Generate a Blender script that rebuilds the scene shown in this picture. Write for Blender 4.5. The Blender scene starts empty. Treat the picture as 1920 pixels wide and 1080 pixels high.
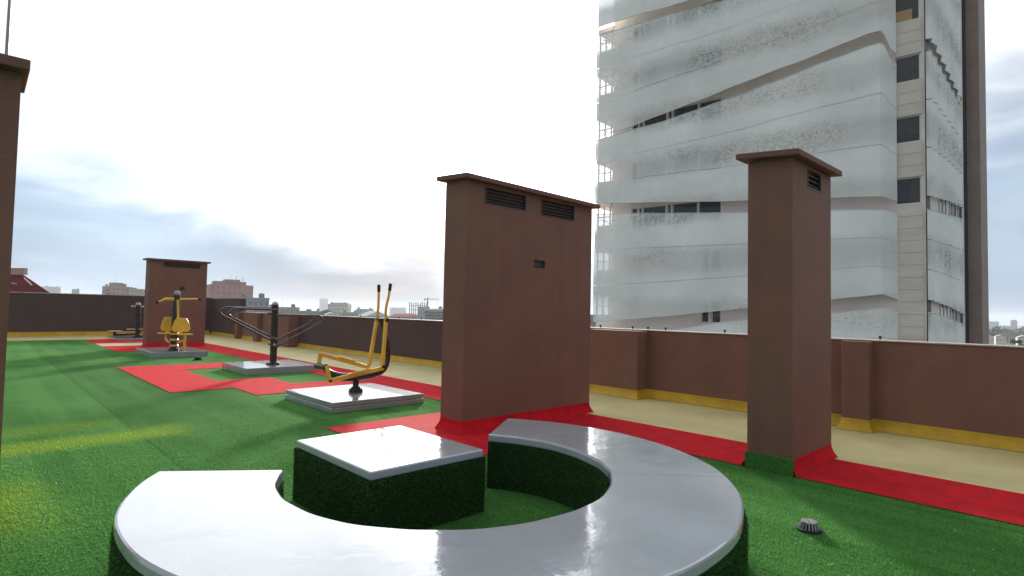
import bpy, math, random
import numpy as np
from mathutils import Vector, Matrix

random.seed(7); rng = np.random.default_rng(7)
scene = bpy.context.scene
COL = scene.collection

# ------------------------------------------------------------------ camera
EYE = np.array([0.0, 0.0, 1.5]); F = 1063.0            # focal length in pixels of a 1920 px wide picture
YAW, PIT, ROL = (math.radians(a) for a in (46.45, 2.284, 1.139))
FW = np.array([math.cos(YAW)*math.cos(PIT), math.sin(YAW)*math.cos(PIT), math.sin(PIT)])
_r = np.array([math.sin(YAW), -math.cos(YAW), 0.0]); _u = np.cross(_r, FW)
RT = math.cos(ROL)*_r + math.sin(ROL)*_u; UP = -math.sin(ROL)*_r + math.cos(ROL)*_u
cam = bpy.data.cameras.new('camera'); cam.sensor_width = 36; cam.lens = F/1920*36
cam.clip_start = 0.05; cam.clip_end = 20000
cam_ob = bpy.data.objects.new('camera', cam); COL.objects.link(cam_ob)
m = Matrix.Identity(4)
for i in range(3):
    m[i][0] = RT[i]; m[i][1] = UP[i]; m[i][2] = -FW[i]; m[i][3] = EYE[i]
cam_ob.matrix_world = m
scene.camera = cam_ob

# ------------------------------------------------------------------ light
SUN_AZ, SUN_EL = math.radians(48.0), math.radians(13.0)
SUN = Vector((math.cos(SUN_AZ)*math.cos(SUN_EL), math.sin(SUN_AZ)*math.cos(SUN_EL), math.sin(SUN_EL)))
sun = bpy.data.lights.new('sun', 'SUN'); sun.energy = 4.6; sun.angle = math.radians(5.5); sun.color = (1.0, 0.95, 0.86)
sun_ob = bpy.data.objects.new('sun', sun); COL.objects.link(sun_ob)
sun_ob.rotation_euler = (-SUN).to_track_quat('-Z', 'Y').to_euler(); sun_ob.location = (0, 0, 60)

world = bpy.data.worlds.new('World'); scene.world = world; world.use_nodes = True
W = world.node_tree; W.nodes.clear()
def wn(t, **k):
    n = W.nodes.new(t)
    for a, b in k.items(): setattr(n, a, b)
    return n
def wmath(op, a, b=None, clamp=False):
    n = wn('ShaderNodeMath', operation=op, use_clamp=clamp)
    for i, v in enumerate((a, b)):
        if v is None: continue
        if isinstance(v, (int, float)): n.inputs[i].default_value = v
        else: W.links.new(v, n.inputs[i])
    return n.outputs[0]
def wmap(v, a, b, c, d):
    n = wn('ShaderNodeMapRange', interpolation_type='SMOOTHSTEP')
    W.links.new(v, n.inputs[0])
    for i, x in enumerate((a, b, c, d)): n.inputs[i+1].default_value = x
    return n.outputs[0]
def wmix(f, a, b):
    n = wn('ShaderNodeMix', data_type='RGBA'); W.links.new(f, n.inputs[0])
    for s, v in ((6, a), (7, b)):
        if isinstance(v, tuple): n.inputs[s].default_value = (*v, 1)
        else: W.links.new(v, n.inputs[s])
    return n.outputs[2]
sky = wn('ShaderNodeTexSky', sky_type='NISHITA', sun_disc=False, sun_elevation=SUN_EL,
         sun_rotation=math.pi/2 - SUN_AZ, air_density=1.2, dust_density=2.5, ozone_density=1.0)
bg_sky = wn('ShaderNodeBackground'); bg_sky.inputs[1].default_value = 0.12
W.links.new(sky.outputs[0], bg_sky.inputs[0])
tc = wn('ShaderNodeTexCoord'); D = tc.outputs['Generated']
sep = wn('ShaderNodeSeparateXYZ'); W.links.new(D, sep.inputs[0]); EL = sep.outputs[2]
dot = wn('ShaderNodeVectorMath', operation='DOT_PRODUCT'); W.links.new(D, dot.inputs[0]); dot.inputs[1].default_value = SUN
CS = dot.outputs['Value']
def wnoise(scale, detail, stretch=(1, 1, 1), loc=(0, 0, 0), dist=0.0):
    mp = wn('ShaderNodeMapping'); mp.inputs['Scale'].default_value = stretch; mp.inputs['Location'].default_value = loc
    W.links.new(D, mp.inputs[0])
    n = wn('ShaderNodeTexNoise'); n.inputs['Scale'].default_value = scale; n.inputs['Detail'].default_value = detail
    n.inputs['Distortion'].default_value = dist
    W.links.new(mp.outputs[0], n.inputs[0]); return n.outputs[0]
n1 = wnoise(1.6, 6, (1, 1, 3.2), (3.1, 1.7, 0.4), 0.5)      # big cloud masses, flattened near the horizon
n2 = wnoise(5.0, 7, (1, 1, 3.5), (0.3, 5.2, 1.9), 0.4)
cl = wmath('ADD', wmath('MULTIPLY', n1, 0.72), wmath('MULTIPLY', n2, 0.28))
glow = wmap(CS, 0.72, 0.99, 0.0, 1.0)                       # thin cloud scatters the sun forward
core = wmap(CS, 0.955, 1.0, 0.0, 1.0)
hgt = wmath('ADD', wmath('ADD', EL, wmath('MULTIPLY', wmath('SUBTRACT', cl, 0.5), 0.62)), wmath('MULTIPLY', glow, 0.185))
thin = wmap(hgt, 0.205, 0.385, 0.0, 1.0)                       # bright high overcast above, bluer air and grey cloud low down
low = wmix(wmap(n2, 0.38, 0.62, 0.0, 1.0), (0.46, 0.60, 0.79), (0.59, 0.75, 0.89))
n0 = wnoise(0.85, 3, (1, 1, 1.6), (0.0, 3.0, 0.5), 0.3)        # heavier and lighter parts of the cloud bank
low = wmix(wmap(n0, 0.40, 0.60, 0.0, 1.0), (0.31, 0.385, 0.49), low)
tint = wmix(thin, low, (0.93, 0.96, 1.0))
side = wmap(CS, -0.5, 0.97, 0.50, 1.0)
lum = wmath('ADD', side, wmath('MULTIPLY', thin, wmath('ADD', wmath('MULTIPLY', glow, 0.72), wmath('MULTIPLY', core, 1.7))))
sc_ = wn('ShaderNodeVectorMath', operation='SCALE'); W.links.new(tint, sc_.inputs[0]); W.links.new(lum, sc_.inputs['Scale'])
bg_cl = wn('ShaderNodeBackground'); bg_cl.inputs[1].default_value = 1.0; W.links.new(sc_.outputs[0], bg_cl.inputs[0])
cover = wmap(cl, 0.25, 0.5, 0.86, 0.97)
mixw = wn('ShaderNodeMixShader'); W.links.new(cover, mixw.inputs[0])
W.links.new(bg_sky.outputs[0], mixw.inputs[1]); W.links.new(bg_cl.outputs[0], mixw.inputs[2])
wo = wn('ShaderNodeOutputWorld'); W.links.new(mixw.outputs[0], wo.inputs[0])

vs = scene.view_settings
vs.view_transform = 'Standard'; vs.look = 'None'; vs.exposure = 0.4; vs.gamma = 1.0; vs.use_curve_mapping = False
scene.render.engine = 'CYCLES'
scene.cycles.use_denoising = True
scene.cycles.max_bounces = 8; scene.cycles.transparent_max_bounces = 12
scene.cycles.volume_bounces = 1; scene.cycles.sample_clamp_indirect = 6

# ------------------------------------------------------------------ helpers
def ray(x, y): return FW + RT*(x-960)/F - UP*(y-540)/F
def at_z(x, y, z=0.0): d = ray(x, y); return EYE + d*(z-EYE[2])/d[2]
def at_Y(x, y, Y): d = ray(x, y); return EYE + d*Y/d[1]
def at_X(x, y, X): d = ray(x, y); return EYE + d*X/d[0]
def at_depth(x, y, dep): return EYE + ray(x, y)*dep
def at_plane(x, y, p, n): d = ray(x, y); return EYE + d*(np.dot(p-EYE, n)/np.dot(d, n))

class MB:
    """collects simple solids; build() links them as one mesh object"""
    def __init__(s): s.v = []; s.f = []; s.m = []
    def add(s, vs_, fs, mi=0):
        o = len(s.v); s.v += [tuple(map(float, p)) for p in vs_]
        for f in fs: s.f.append(tuple(i+o for i in f)); s.m.append(mi)
        return s
    def box(s, x0, x1, y0, y1, z0, z1, mi=0, skip=()):
        v = [(x, y, z) for z in (z0, z1) for y in (y0, y1) for x in (x0, x1)]
        fs = {'b': (0, 2, 3, 1), 't': (4, 5, 7, 6), 'f': (0, 1, 5, 4), 'k': (2, 6, 7, 3), 'l': (0, 4, 6, 2), 'r': (1, 3, 7, 5)}
        return s.add(v, [f for k, f in fs.items() if k not in skip], mi)
    def obox(s, c, ax, ay, az, mi=0):
        """oriented box: centre and three half-axis vectors"""
        c, ax, ay, az = map(np.array, (c, ax, ay, az))
        v = [c+i*ax+j*ay+k*az for k in (-1, 1) for j in (-1, 1) for i in (-1, 1)]
        return s.add(v, [(0, 2, 3, 1), (4, 5, 7, 6), (0, 1, 5, 4), (2, 6, 7, 3), (0, 4, 6, 2), (1, 3, 7, 5)], mi)
    def bar(s, a, b, w, h=None, up=(0, 0, 1), mi=0):
        a, b = np.array(a, float), np.array(b, float); d = b-a; L = np.linalg.norm(d); d /= L
        h = h or w; sd = np.cross(d, up)
        if np.linalg.norm(sd) < 1e-4: sd = np.cross(d, (1, 0, 0))
        sd /= np.linalg.norm(sd); u2 = np.cross(sd, d)
        return s.obox((a+b)/2, d*L/2, sd*w/2, u2*h/2, mi)
    def tube(s, pts, r, n=10, mi=0, caps=True):
        P = [np.array(p, float) for p in pts]; k = len(P); o = len(s.v)
        rr = r if hasattr(r, '__len__') else [r]*k
        T = []
        for i in range(k):
            t = P[min(i+1, k-1)]-P[max(i-1, 0)]; T.append(t/np.linalg.norm(t))
        a = np.array((0, 0, 1.0)) if abs(T[0][2]) < 0.9 else np.array((1.0, 0, 0))
        N = a-T[0]*np.dot(a, T[0]); N /= np.linalg.norm(N)
        for i in range(k):
            N = N-T[i]*np.dot(N, T[i]); N /= np.linalg.norm(N); B = np.cross(T[i], N)
            for j in range(n):
                t = 2*math.pi*j/n
                s.v.append(tuple(P[i]+rr[i]*(math.cos(t)*N+math.sin(t)*B)))
        for i in range(k-1):
            for j in range(n):
                j2 = (j+1) % n
                s.f.append((o+i*n+j, o+i*n+j2, o+(i+1)*n+j2, o+(i+1)*n+j)); s.m.append(mi)
        if caps:
            s.f.append(tuple(o+j for j in reversed(range(n)))); s.m.append(mi)
            s.f.append(tuple(o+(k-1)*n+j for j in range(n))); s.m.append(mi)
        return s
    def lathe(s, c, prof, n=20, mi=0):
        """profile of (radius, height) turned about the vertical through c"""
        c = np.array(c, float); o = len(s.v); k = len(prof)
        for r, z in prof:
            for j in range(n):
                t = 2*math.pi*j/n; s.v.append((c[0]+r*math.cos(t), c[1]+r*math.sin(t), c[2]+z))
        for i in range(k-1):
            for j in range(n):
                j2 = (j+1) % n; s.f.append((o+i*n+j, o+i*n+j2, o+(i+1)*n+j2, o+(i+1)*n+j)); s.m.append(mi)
        s.f.append(tuple(o+j for j in reversed(range(n)))); s.m.append(mi)
        s.f.append(tuple(o+(k-1)*n+j for j in range(n))); s.m.append(mi)
        return s
    def prism(s, poly, ex, mi=0):
        """3-D polygon pushed along vector ex"""
        n = len(poly); ex = np.array(ex, float); P = [np.array(p, float) for p in poly]
        fs = [tuple(reversed(range(n))), tuple(range(n, 2*n))] + [(i, (i+1) % n, n+(i+1) % n, n+i) for i in range(n)]
        return s.add(P+[p+ex for p in P], fs, mi)
    def build(s, name, mats, parent=None, smooth=False, bevel=0.0, origin=None):
        me = bpy.data.meshes.new(name)
        o = Vector(origin) if origin is not None else None
        if parent is not None and o is None: o = parent.matrix_world_loc if hasattr(parent, 'matrix_world_loc') else WORLD_LOC.get(parent.name, Vector((0, 0, 0)))
        if o is None: o = Vector((0, 0, 0))
        me.from_pydata([(p[0]-o[0], p[1]-o[1], p[2]-o[2]) for p in s.v], [], s.f)
        for mt in (mats if isinstance(mats, (list, tuple)) else [mats]): me.materials.append(mt)
        if any(s.m): me.polygons.foreach_set('material_index', s.m)
        if smooth:
            me.polygons.foreach_set('use_smooth', [True]*len(me.polygons)); me.set_sharp_from_angle(angle=math.radians(38))
        me.validate(); me.update()
        ob = bpy.data.objects.new(name, me); COL.objects.link(ob)
        if parent is not None:
            pl = WORLD_LOC.get(parent.name, Vector((0, 0, 0)))
            ob.parent = parent; ob.location = o-pl
        else: ob.location = o
        WORLD_LOC[ob.name] = o.copy()
        if bevel:
            b = ob.modifiers.new('bevel', 'BEVEL'); b.width = bevel; b.segments = 2; b.limit_method = 'ANGLE'; b.angle_limit = math.radians(40)
        return ob
WORLD_LOC = {}

def tag(o, label=None, cat=None, group=None, kind=None):
    for k, v in (('label', label), ('category', cat), ('group', group), ('kind', kind)):
        if v: o[k] = v
    return o
def thing(name, label, cat, loc=(0, 0, 0), group=None):
    o = bpy.data.objects.new(name, None); o.empty_display_size = 0.2; COL.objects.link(o)
    o.location = loc; WORLD_LOC[o.name] = Vector(loc)
    return tag(o, label, cat, group)
def fillet(pts, r, n=5):
    """polyline with rounded corners"""
    P = [np.array(p, float) for p in pts]; out = [P[0]]
    for i in range(1, len(P)-1):
        a, b, c = P[i-1], P[i], P[i+1]; u = a-b; w = c-b
        ru = min(r, np.linalg.norm(u)*0.48); rw = min(r, np.linalg.norm(w)*0.48); q = min(ru, rw)
        s_, e = b+u/np.linalg.norm(u)*q, b+w/np.linalg.norm(w)*q
        for t in np.linspace(0, 1, n+1): out.append((1-t)**2*s_+2*t*(1-t)*b+t*t*e)
    out.append(P[-1]); return out

# ------------------------------------------------------------------ materials
def mat(name, col, rough=0.7, var=0.12, vscale=6.0, bump=0.0, bscale=60.0, metal=0.0, spec=0.5, col2=None, stretch=None, coat=0.0, bdist=0.02):
    """procedural: base colour broken by two noises, roughness noise, fine bump"""
    mt = bpy.data.materials.new(name); mt.use_nodes = True; T = mt.node_tree; b = T.nodes['Principled BSDF']
    N = lambda t: T.nodes.new(t); L = T.links.new
    tcn = N('ShaderNodeTexCoord'); vec = tcn.outputs['Object']
    if stretch:
        mp = N('ShaderNodeMapping'); mp.inputs['Scale'].default_value = stretch; L(vec, mp.inputs[0]); vec = mp.outputs[0]
    a = N('ShaderNodeTexNoise'); a.inputs['Scale'].default_value = vscale; a.inputs['Detail'].default_value = 6; a.inputs['Roughness'].default_value = 0.62; L(vec, a.inputs[0])
    r = N('ShaderNodeMapRange'); r.inputs[1].default_value = 0.3; r.inputs[2].default_value = 0.7; L(a.outputs[0], r.inputs[0])
    mx = N('ShaderNodeMix'); mx.data_type = 'RGBA'; L(r.outputs[0], mx.inputs[0])
    c2 = col2 or tuple(c*(1-var*1.6) for c in col); c1 = col if col2 else tuple(min(1, c*(1+var)) for c in col)
    mx.inputs[6].default_value = (*c2, 1); mx.inputs[7].default_value = (*c1, 1)
    L(mx.outputs[2], b.inputs['Base Color'])
    r2 = N('ShaderNodeMapRange'); r2.inputs[3].default_value = max(0.02, rough*0.8); r2.inputs[4].default_value = min(1, rough*1.2); L(a.outputs[0], r2.inputs[0]); L(r2.outputs[0], b.inputs['Roughness'])
    b.inputs['Metallic'].default_value = metal; b.inputs['Specular IOR Level'].default_value = spec; b.inputs['Coat Weight'].default_value = coat
    if bump:
        n = N('ShaderNodeTexNoise'); n.inputs['Scale'].default_value = bscale; n.inputs['Detail'].default_value = 5; L(vec, n.inputs[0])
        bp = N('ShaderNodeBump'); bp.inputs['Strength'].default_value = bump; bp.inputs['Distance'].default_value = bdist; L(n.outputs[0], bp.inputs['Height']); L(bp.outputs[0], b.inputs['Normal'])
    return mt
def stucco(name, c):
    """brushed wall paint over render: horizontal trowel texture, faint rain streaks, cloudy tone, dust at the foot"""
    mt = mat(name, c, 0.72, 0.095, 1.3, spec=0.28); T = mt.node_tree; b = T.nodes['Principled BSDF']; N = lambda t: T.nodes.new(t); L = T.links.new
    g = N('ShaderNodeNewGeometry')
    def noise(sc, det, st, rough=0.55):
        mp = N('ShaderNodeMapping'); mp.inputs['Scale'].default_value = st; L(g.outputs['Position'], mp.inputs[0])
        n = N('ShaderNodeTexNoise'); n.inputs['Scale'].default_value = sc; n.inputs['Detail'].default_value = det; n.inputs['Roughness'].default_value = rough; L(mp.outputs[0], n.inputs[0]); return n.outputs[0]
    def rr(v, a, b_, c_, d):
        r = N('ShaderNodeMapRange'); L(v, r.inputs[0])
        for i, x in enumerate((a, b_, c_, d)): r.inputs[i+1].default_value = x
        return r.outputs[0]
    def mul(col_in, fac):
        m_ = N('ShaderNodeMix'); m_.data_type = 'RGBA'; m_.blend_type = 'MULTIPLY'; m_.inputs[0].default_value = 1.0
        cb = N('ShaderNodeCombineColor'); [L(fac, cb.inputs[i]) for i in range(3)]
        L(col_in, m_.inputs[6]); L(cb.outputs[0], m_.inputs[7]); return m_.outputs[2]
    col = b.inputs['Base Color'].links[0].from_socket
    col = mul(col, rr(noise(5.0, 5, (1, 1, 0.05)), 0.35, 0.72, 0.965, 1.045))        # streaks down the wall
    col = mul(col, rr(noise(38.0, 4, (1, 1, 3.5)), 0.30, 0.70, 0.93, 1.07))        # brush marks
    L(col, b.inputs['Base Color'])
    bp = N('ShaderNodeBump'); bp.inputs['Strength'].default_value = 0.5; bp.inputs['Distance'].default_value = 0.012; L(noise(55.0, 5, (1, 1, 3.0), 0.65), bp.inputs['Height'])
    bp2 = N('ShaderNodeBump'); bp2.inputs['Strength'].default_value = 0.25; bp2.inputs['Distance'].default_value = 0.05; L(noise(2.2, 3, (1, 1, 1)), bp2.inputs['Height']); L(bp.outputs[0], bp2.inputs['Normal'])
    L(bp2.outputs[0], b.inputs['Normal'])
    return mt
M = {}
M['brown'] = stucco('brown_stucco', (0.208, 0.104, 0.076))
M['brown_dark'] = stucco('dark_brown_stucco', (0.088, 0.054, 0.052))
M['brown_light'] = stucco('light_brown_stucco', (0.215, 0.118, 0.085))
M['cap'] = stucco('brown_cap', (0.185, 0.092, 0.069))
M['coping'] = mat('pale_coping', (0.46, 0.40, 0.36), 0.7, 0.15, 4, 0.2, 80)
M['yellow_floor'] = mat('pale_yellow_screed', (0.56, 0.49, 0.235), 0.6, 0.12, 1.1, 0.3, 90, spec=0.3)
M['mustard'] = mat('mustard_coving', (0.54, 0.335, 0.022), 0.55, 0.16, 3, 0.3, 70, spec=0.35)
M['red'] = mat('red_floor_paint', (0.66, 0.016, 0.026), 0.9, 0.16, 5.0, 0.9, 160, spec=0.10)
M['louvre'] = mat('dark_louvre', (0.030, 0.028, 0.032), 0.55, 0.2, 12)
M['slat'] = mat('louvre_slat', (0.10, 0.075, 0.07), 0.5, 0.2, 12)
M['black_steel'] = mat('black_brown_enamel', (0.020, 0.013, 0.014), 0.28, 0.25, 8, 0.04, 60, spec=0.55)
M['tube_steel'] = mat('brown_grey_tube_enamel', (0.045, 0.030, 0.032), 0.24, 0.2, 8, 0.03, 60, spec=0.8)
M['yellow_steel'] = mat('golden_yellow_enamel', (0.78, 0.47, 0.05), 0.33, 0.10, 9, 0.05, 50, spec=0.5)
M['grip'] = mat('black_rubber', (0.018, 0.018, 0.02), 0.75, 0.2, 30, 0.2, 120)
M['pole'] = mat('galvanised_pole', (0.32, 0.31, 0.33), 0.45, 0.15, 10, metal=0.4)
M['drain'] = mat('drain_aluminium', (0.40, 0.40, 0.42), 0.4, 0.2, 40, 0.1, 120, metal=0.5)
M['dark'] = mat('dark_void', (0.012, 0.012, 0.014), 0.9, 0.2, 5)
M['beige'] = mat('beige_render', (0.82, 0.735, 0.685), 0.8, 0.08, 0.5, 0.15, 40, spec=0.2)
M['beige_board'] = mat('beige_cladding', (0.70, 0.64, 0.575), 0.6, 0.07, 0.6, 0.15, 25, spec=0.35, stretch=(1, 1, 4))
M['glass'] = mat('dark_window_glass', (0.020, 0.024, 0.030), 0.06, 0.3, 0.4, spec=0.6)
M['frame'] = mat('white_window_frame', (0.72, 0.70, 0.70), 0.4, 0.06, 4)
M['fin'] = mat('taupe_pier', (0.29, 0.225, 0.20), 0.7, 0.13, 0.8, 0.2, 20, spec=0.3)
M['board'] = mat('tan_board', (0.46, 0.30, 0.16), 0.7, 0.1, 3)

def concrete(name, c):
    """painted concrete: glossy, trowel marks, faint dirt"""
    mt = mat(name, c, 0.2, 0.07, 2.2, 0.0, spec=0.6)
    T = mt.node_tree; b = T.nodes['Principled BSDF']; N = lambda t: T.nodes.new(t); L = T.links.new
    tcn = N('ShaderNodeTexCoord')
    n = N('ShaderNodeTexNoise'); n.inputs['Scale'].default_value = 3.2; n.inputs['Detail'].default_value = 8; n.inputs['Distortion'].default_value = 1.2; L(tcn.outputs['Object'], n.inputs[0])
    n3 = N('ShaderNodeTexNoise'); n3.inputs['Scale'].default_value = 45; n3.inputs['Detail'].default_value = 4; L(tcn.outputs['Object'], n3.inputs[0])
    bp = N('ShaderNodeBump'); bp.inputs['Strength'].default_value = 0.22; bp.inputs['Distance'].default_value = 0.012; L(n.outputs[0], bp.inputs['Height'])
    bp2 = N('ShaderNodeBump'); bp2.inputs['Strength'].default_value = 0.10; bp2.inputs['Distance'].default_value = 0.004; L(n3.outputs[0], bp2.inputs['Height'])
    L(bp.outputs[0], bp2.inputs['Normal']); L(bp2.outputs[0], b.inputs['Normal'])
    r = N('ShaderNodeMapRange'); r.inputs[1].default_value = 0.3; r.inputs[2].default_value = 0.75; r.inputs[3].default_value = 0.07; r.inputs[4].default_value = 0.20; L(n.outputs[0], r.inputs[0])
    for l in list(b.inputs['Roughness'].links): T.links.remove(l)
    L(r.outputs[0], b.inputs['Roughness'])
    b.inputs['Coat Weight'].default_value = 1.0; b.inputs['Coat Roughness'].default_value = 0.04; b.inputs['Coat IOR'].default_value = 1.5
    L(bp.outputs[0], b.inputs['Coat Normal'])
    return mt
M['white_conc'] = concrete('pale_grey_painted_concrete', (0.365, 0.40, 0.435))
M['plinth'] = mat('grey_plinth_paint', (0.285, 0.285, 0.31), 0.24, 0.10, 3.0, 0.06, 30, spec=0.6, coat=0.8)
M['grey_conc'] = concrete('grey_painted_concrete', (0.40, 0.405, 0.44))

def turf(name, blades=False):
    mt = bpy.data.materials.new(name); mt.use_nodes = True; T = mt.node_tree; b = T.nodes['Principled BSDF']
    N = lambda t: T.nodes.new(t); L = T.links.new
    g = N('ShaderNodeNewGeometry'); pos = g.outputs['Position']
    def noise(sc, det, st=(1, 1, 1)):
        mp = N('ShaderNodeMapping'); mp.inputs['Scale'].default_value = st; L(pos, mp.inputs[0])
        n = N('ShaderNodeTexNoise'); n.inputs['Scale'].default_value = sc; n.inputs['Detail'].default_value = det; L(mp.outputs[0], n.inputs[0]); return n.outputs[0]
    def rng_(v, a, b_, c=0.0, d=1.0, sm=True):
        r = N('ShaderNodeMapRange'); r.interpolation_type = 'SMOOTHSTEP' if sm else 'LINEAR'; L(v, r.inputs[0])
        for i, x in enumerate((a, b_, c, d)): r.inputs[i+1].default_value = x
        return r.outputs[0]
    def mth(op, a, b_):
        n = N('ShaderNodeMath'); n.operation = op; n.use_clamp = False
        for i, v in enumerate((a, b_)):
            if isinstance(v, (int, float)): n.inputs[i].default_value = v
            else: L(v, n.inputs[i])
        return n.outputs[0]
    def mix(f, a, b_):
        n = N('ShaderNodeMix'); n.data_type = 'RGBA'; L(f, n.inputs[0])
        for s, v in ((6, a), (7, b_)):
            if isinstance(v, tuple): n.inputs[s].default_value = (*v, 1)
            else: L(v, n.inputs[s])
        return n.outputs[2]
    def mul_(c_, f_):
        m_ = N('ShaderNodeMix'); m_.data_type = 'RGBA'; m_.blend_type = 'MULTIPLY'; m_.inputs[0].default_value = 1.0
        cb = N('ShaderNodeCombineColor'); [L(f_, cb.inputs[i]) for i in range(3)]
        L(c_, m_.inputs[6]); L(cb.outputs[0], m_.inputs[7]); return m_.outputs[2]
    big = noise(0.55, 4); strip = noise(2.6, 3, (1, 0.05, 1)); fine = noise(70, 4); fine2 = noise(260, 2)
    base = mix(rng_(big, 0.3, 0.7), (0.046, 0.158, 0.032), (0.076, 0.218, 0.050))
    base = mix(rng_(strip, 0.40, 0.62, 0, 0.55), base, (0.090, 0.255, 0.060))
    sp = N('ShaderNodeSeparateXYZ'); L(pos, sp.inputs[0]); X, Y = sp.outputs[0], sp.outputs[1]
    roll = mth('FLOOR', mth('DIVIDE', mth('ADD', X, 0.55), 2.0), 0.0); wnz = N('ShaderNodeTexWhiteNoise'); wnz.noise_dimensions = '1D'; L(roll, wnz.inputs['W'])
    base = mul_(base, rng_(wnz.outputs[0], 0, 1, 0.86, 1.12, False))                       # carpet rolls differ a little
    sx = mth('ABSOLUTE', mth('SUBTRACT', mth('FRACT', mth('DIVIDE', mth('ADD', X, 0.55), 2.0), 0.0), 0.5), 0.0)
    base = mul_(base, rng_(sx, 0.489, 0.4965, 1.0, 0.80))                                  # seams between rolls
    sy_ = mth('ABSOLUTE', mth('SUBTRACT', Y, 17.3), 0.0); base = mul_(base, rng_(sy_, 0.02, 0.10, 0.7, 1.0)); base = mul_(base, rng_(Y, 17.25, 17.35, 1.0, 1.18))
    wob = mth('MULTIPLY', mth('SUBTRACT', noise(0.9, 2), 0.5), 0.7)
    def patch(x1, y0, y1, e, k):                              # yellow-green lengths of turf with soft edges
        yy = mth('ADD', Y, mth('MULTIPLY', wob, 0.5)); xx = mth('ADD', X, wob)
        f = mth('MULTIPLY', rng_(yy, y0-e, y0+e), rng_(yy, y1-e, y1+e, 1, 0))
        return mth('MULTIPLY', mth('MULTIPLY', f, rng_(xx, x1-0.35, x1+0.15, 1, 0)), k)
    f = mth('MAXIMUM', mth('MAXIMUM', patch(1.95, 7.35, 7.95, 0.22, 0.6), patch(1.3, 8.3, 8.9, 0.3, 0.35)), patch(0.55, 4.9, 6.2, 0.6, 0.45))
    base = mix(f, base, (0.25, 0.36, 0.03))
    spk = mix(rng_(fine, 0.30, 0.72), (0.30, 0.30, 0.30), (1.5, 1.5, 1.5))
    mu = N('ShaderNodeMix'); mu.data_type = 'RGBA'; mu.blend_type = 'MULTIPLY'; mu.inputs[0].default_value = 0.5; L(base, mu.inputs[6]); L(spk, mu.inputs[7])
    out = mu.outputs[2]
    if blades:
        rnd = g.outputs['Random Per Island']
        v = mix(rnd, (1.2, 1.2, 1.2), (1.6, 1.57, 1.5))
        m2 = N('ShaderNodeMix'); m2.data_type = 'RGBA'; m2.blend_type = 'MULTIPLY'; m2.inputs[0].default_value = 1.0; L(base, m2.inputs[6]); L(v, m2.inputs[7]); out = m2.outputs[2]
        b.inputs['Roughness'].default_value = 0.5; b.inputs['Specular IOR Level'].default_value = 0.35
        tr = N('ShaderNodeBsdfTranslucent'); L(out, tr.inputs[0]); ms = N('ShaderNodeMixShader'); ms.inputs[0].default_value = 0.5
        L(b.outputs[0], ms.inputs[1]); L(tr.outputs[0], ms.inputs[2]); L(ms.outputs[0], T.nodes['Material Output'].inputs[0])
    else:
        b.inputs['Roughness'].default_value = 0.95; b.inputs['Specular IOR Level'].default_value = 0.04
        hh = mth('ADD', fine, mth('MULTIPLY', fine2, 0.6))
        bp = N('ShaderNodeBump'); bp.inputs['Strength'].default_value = 0.8; bp.inputs['Distance'].default_value = 0.02; L(hh, bp.inputs['Height']); L(bp.outputs[0], b.inputs['Normal'])
    L(out, b.inputs['Base Color'])
    return mt
M['turf_back_shade'] = mat('shaded_turf_backing', (0.020, 0.048, 0.016), 0.95, 0.3, 30, 0.6, 150, spec=0.05)  # dark backing colour holds the shade of the bench and table sides
M['turf'] = turf('artificial_turf'); M['blade'] = turf('turf_blade', True)

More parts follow.
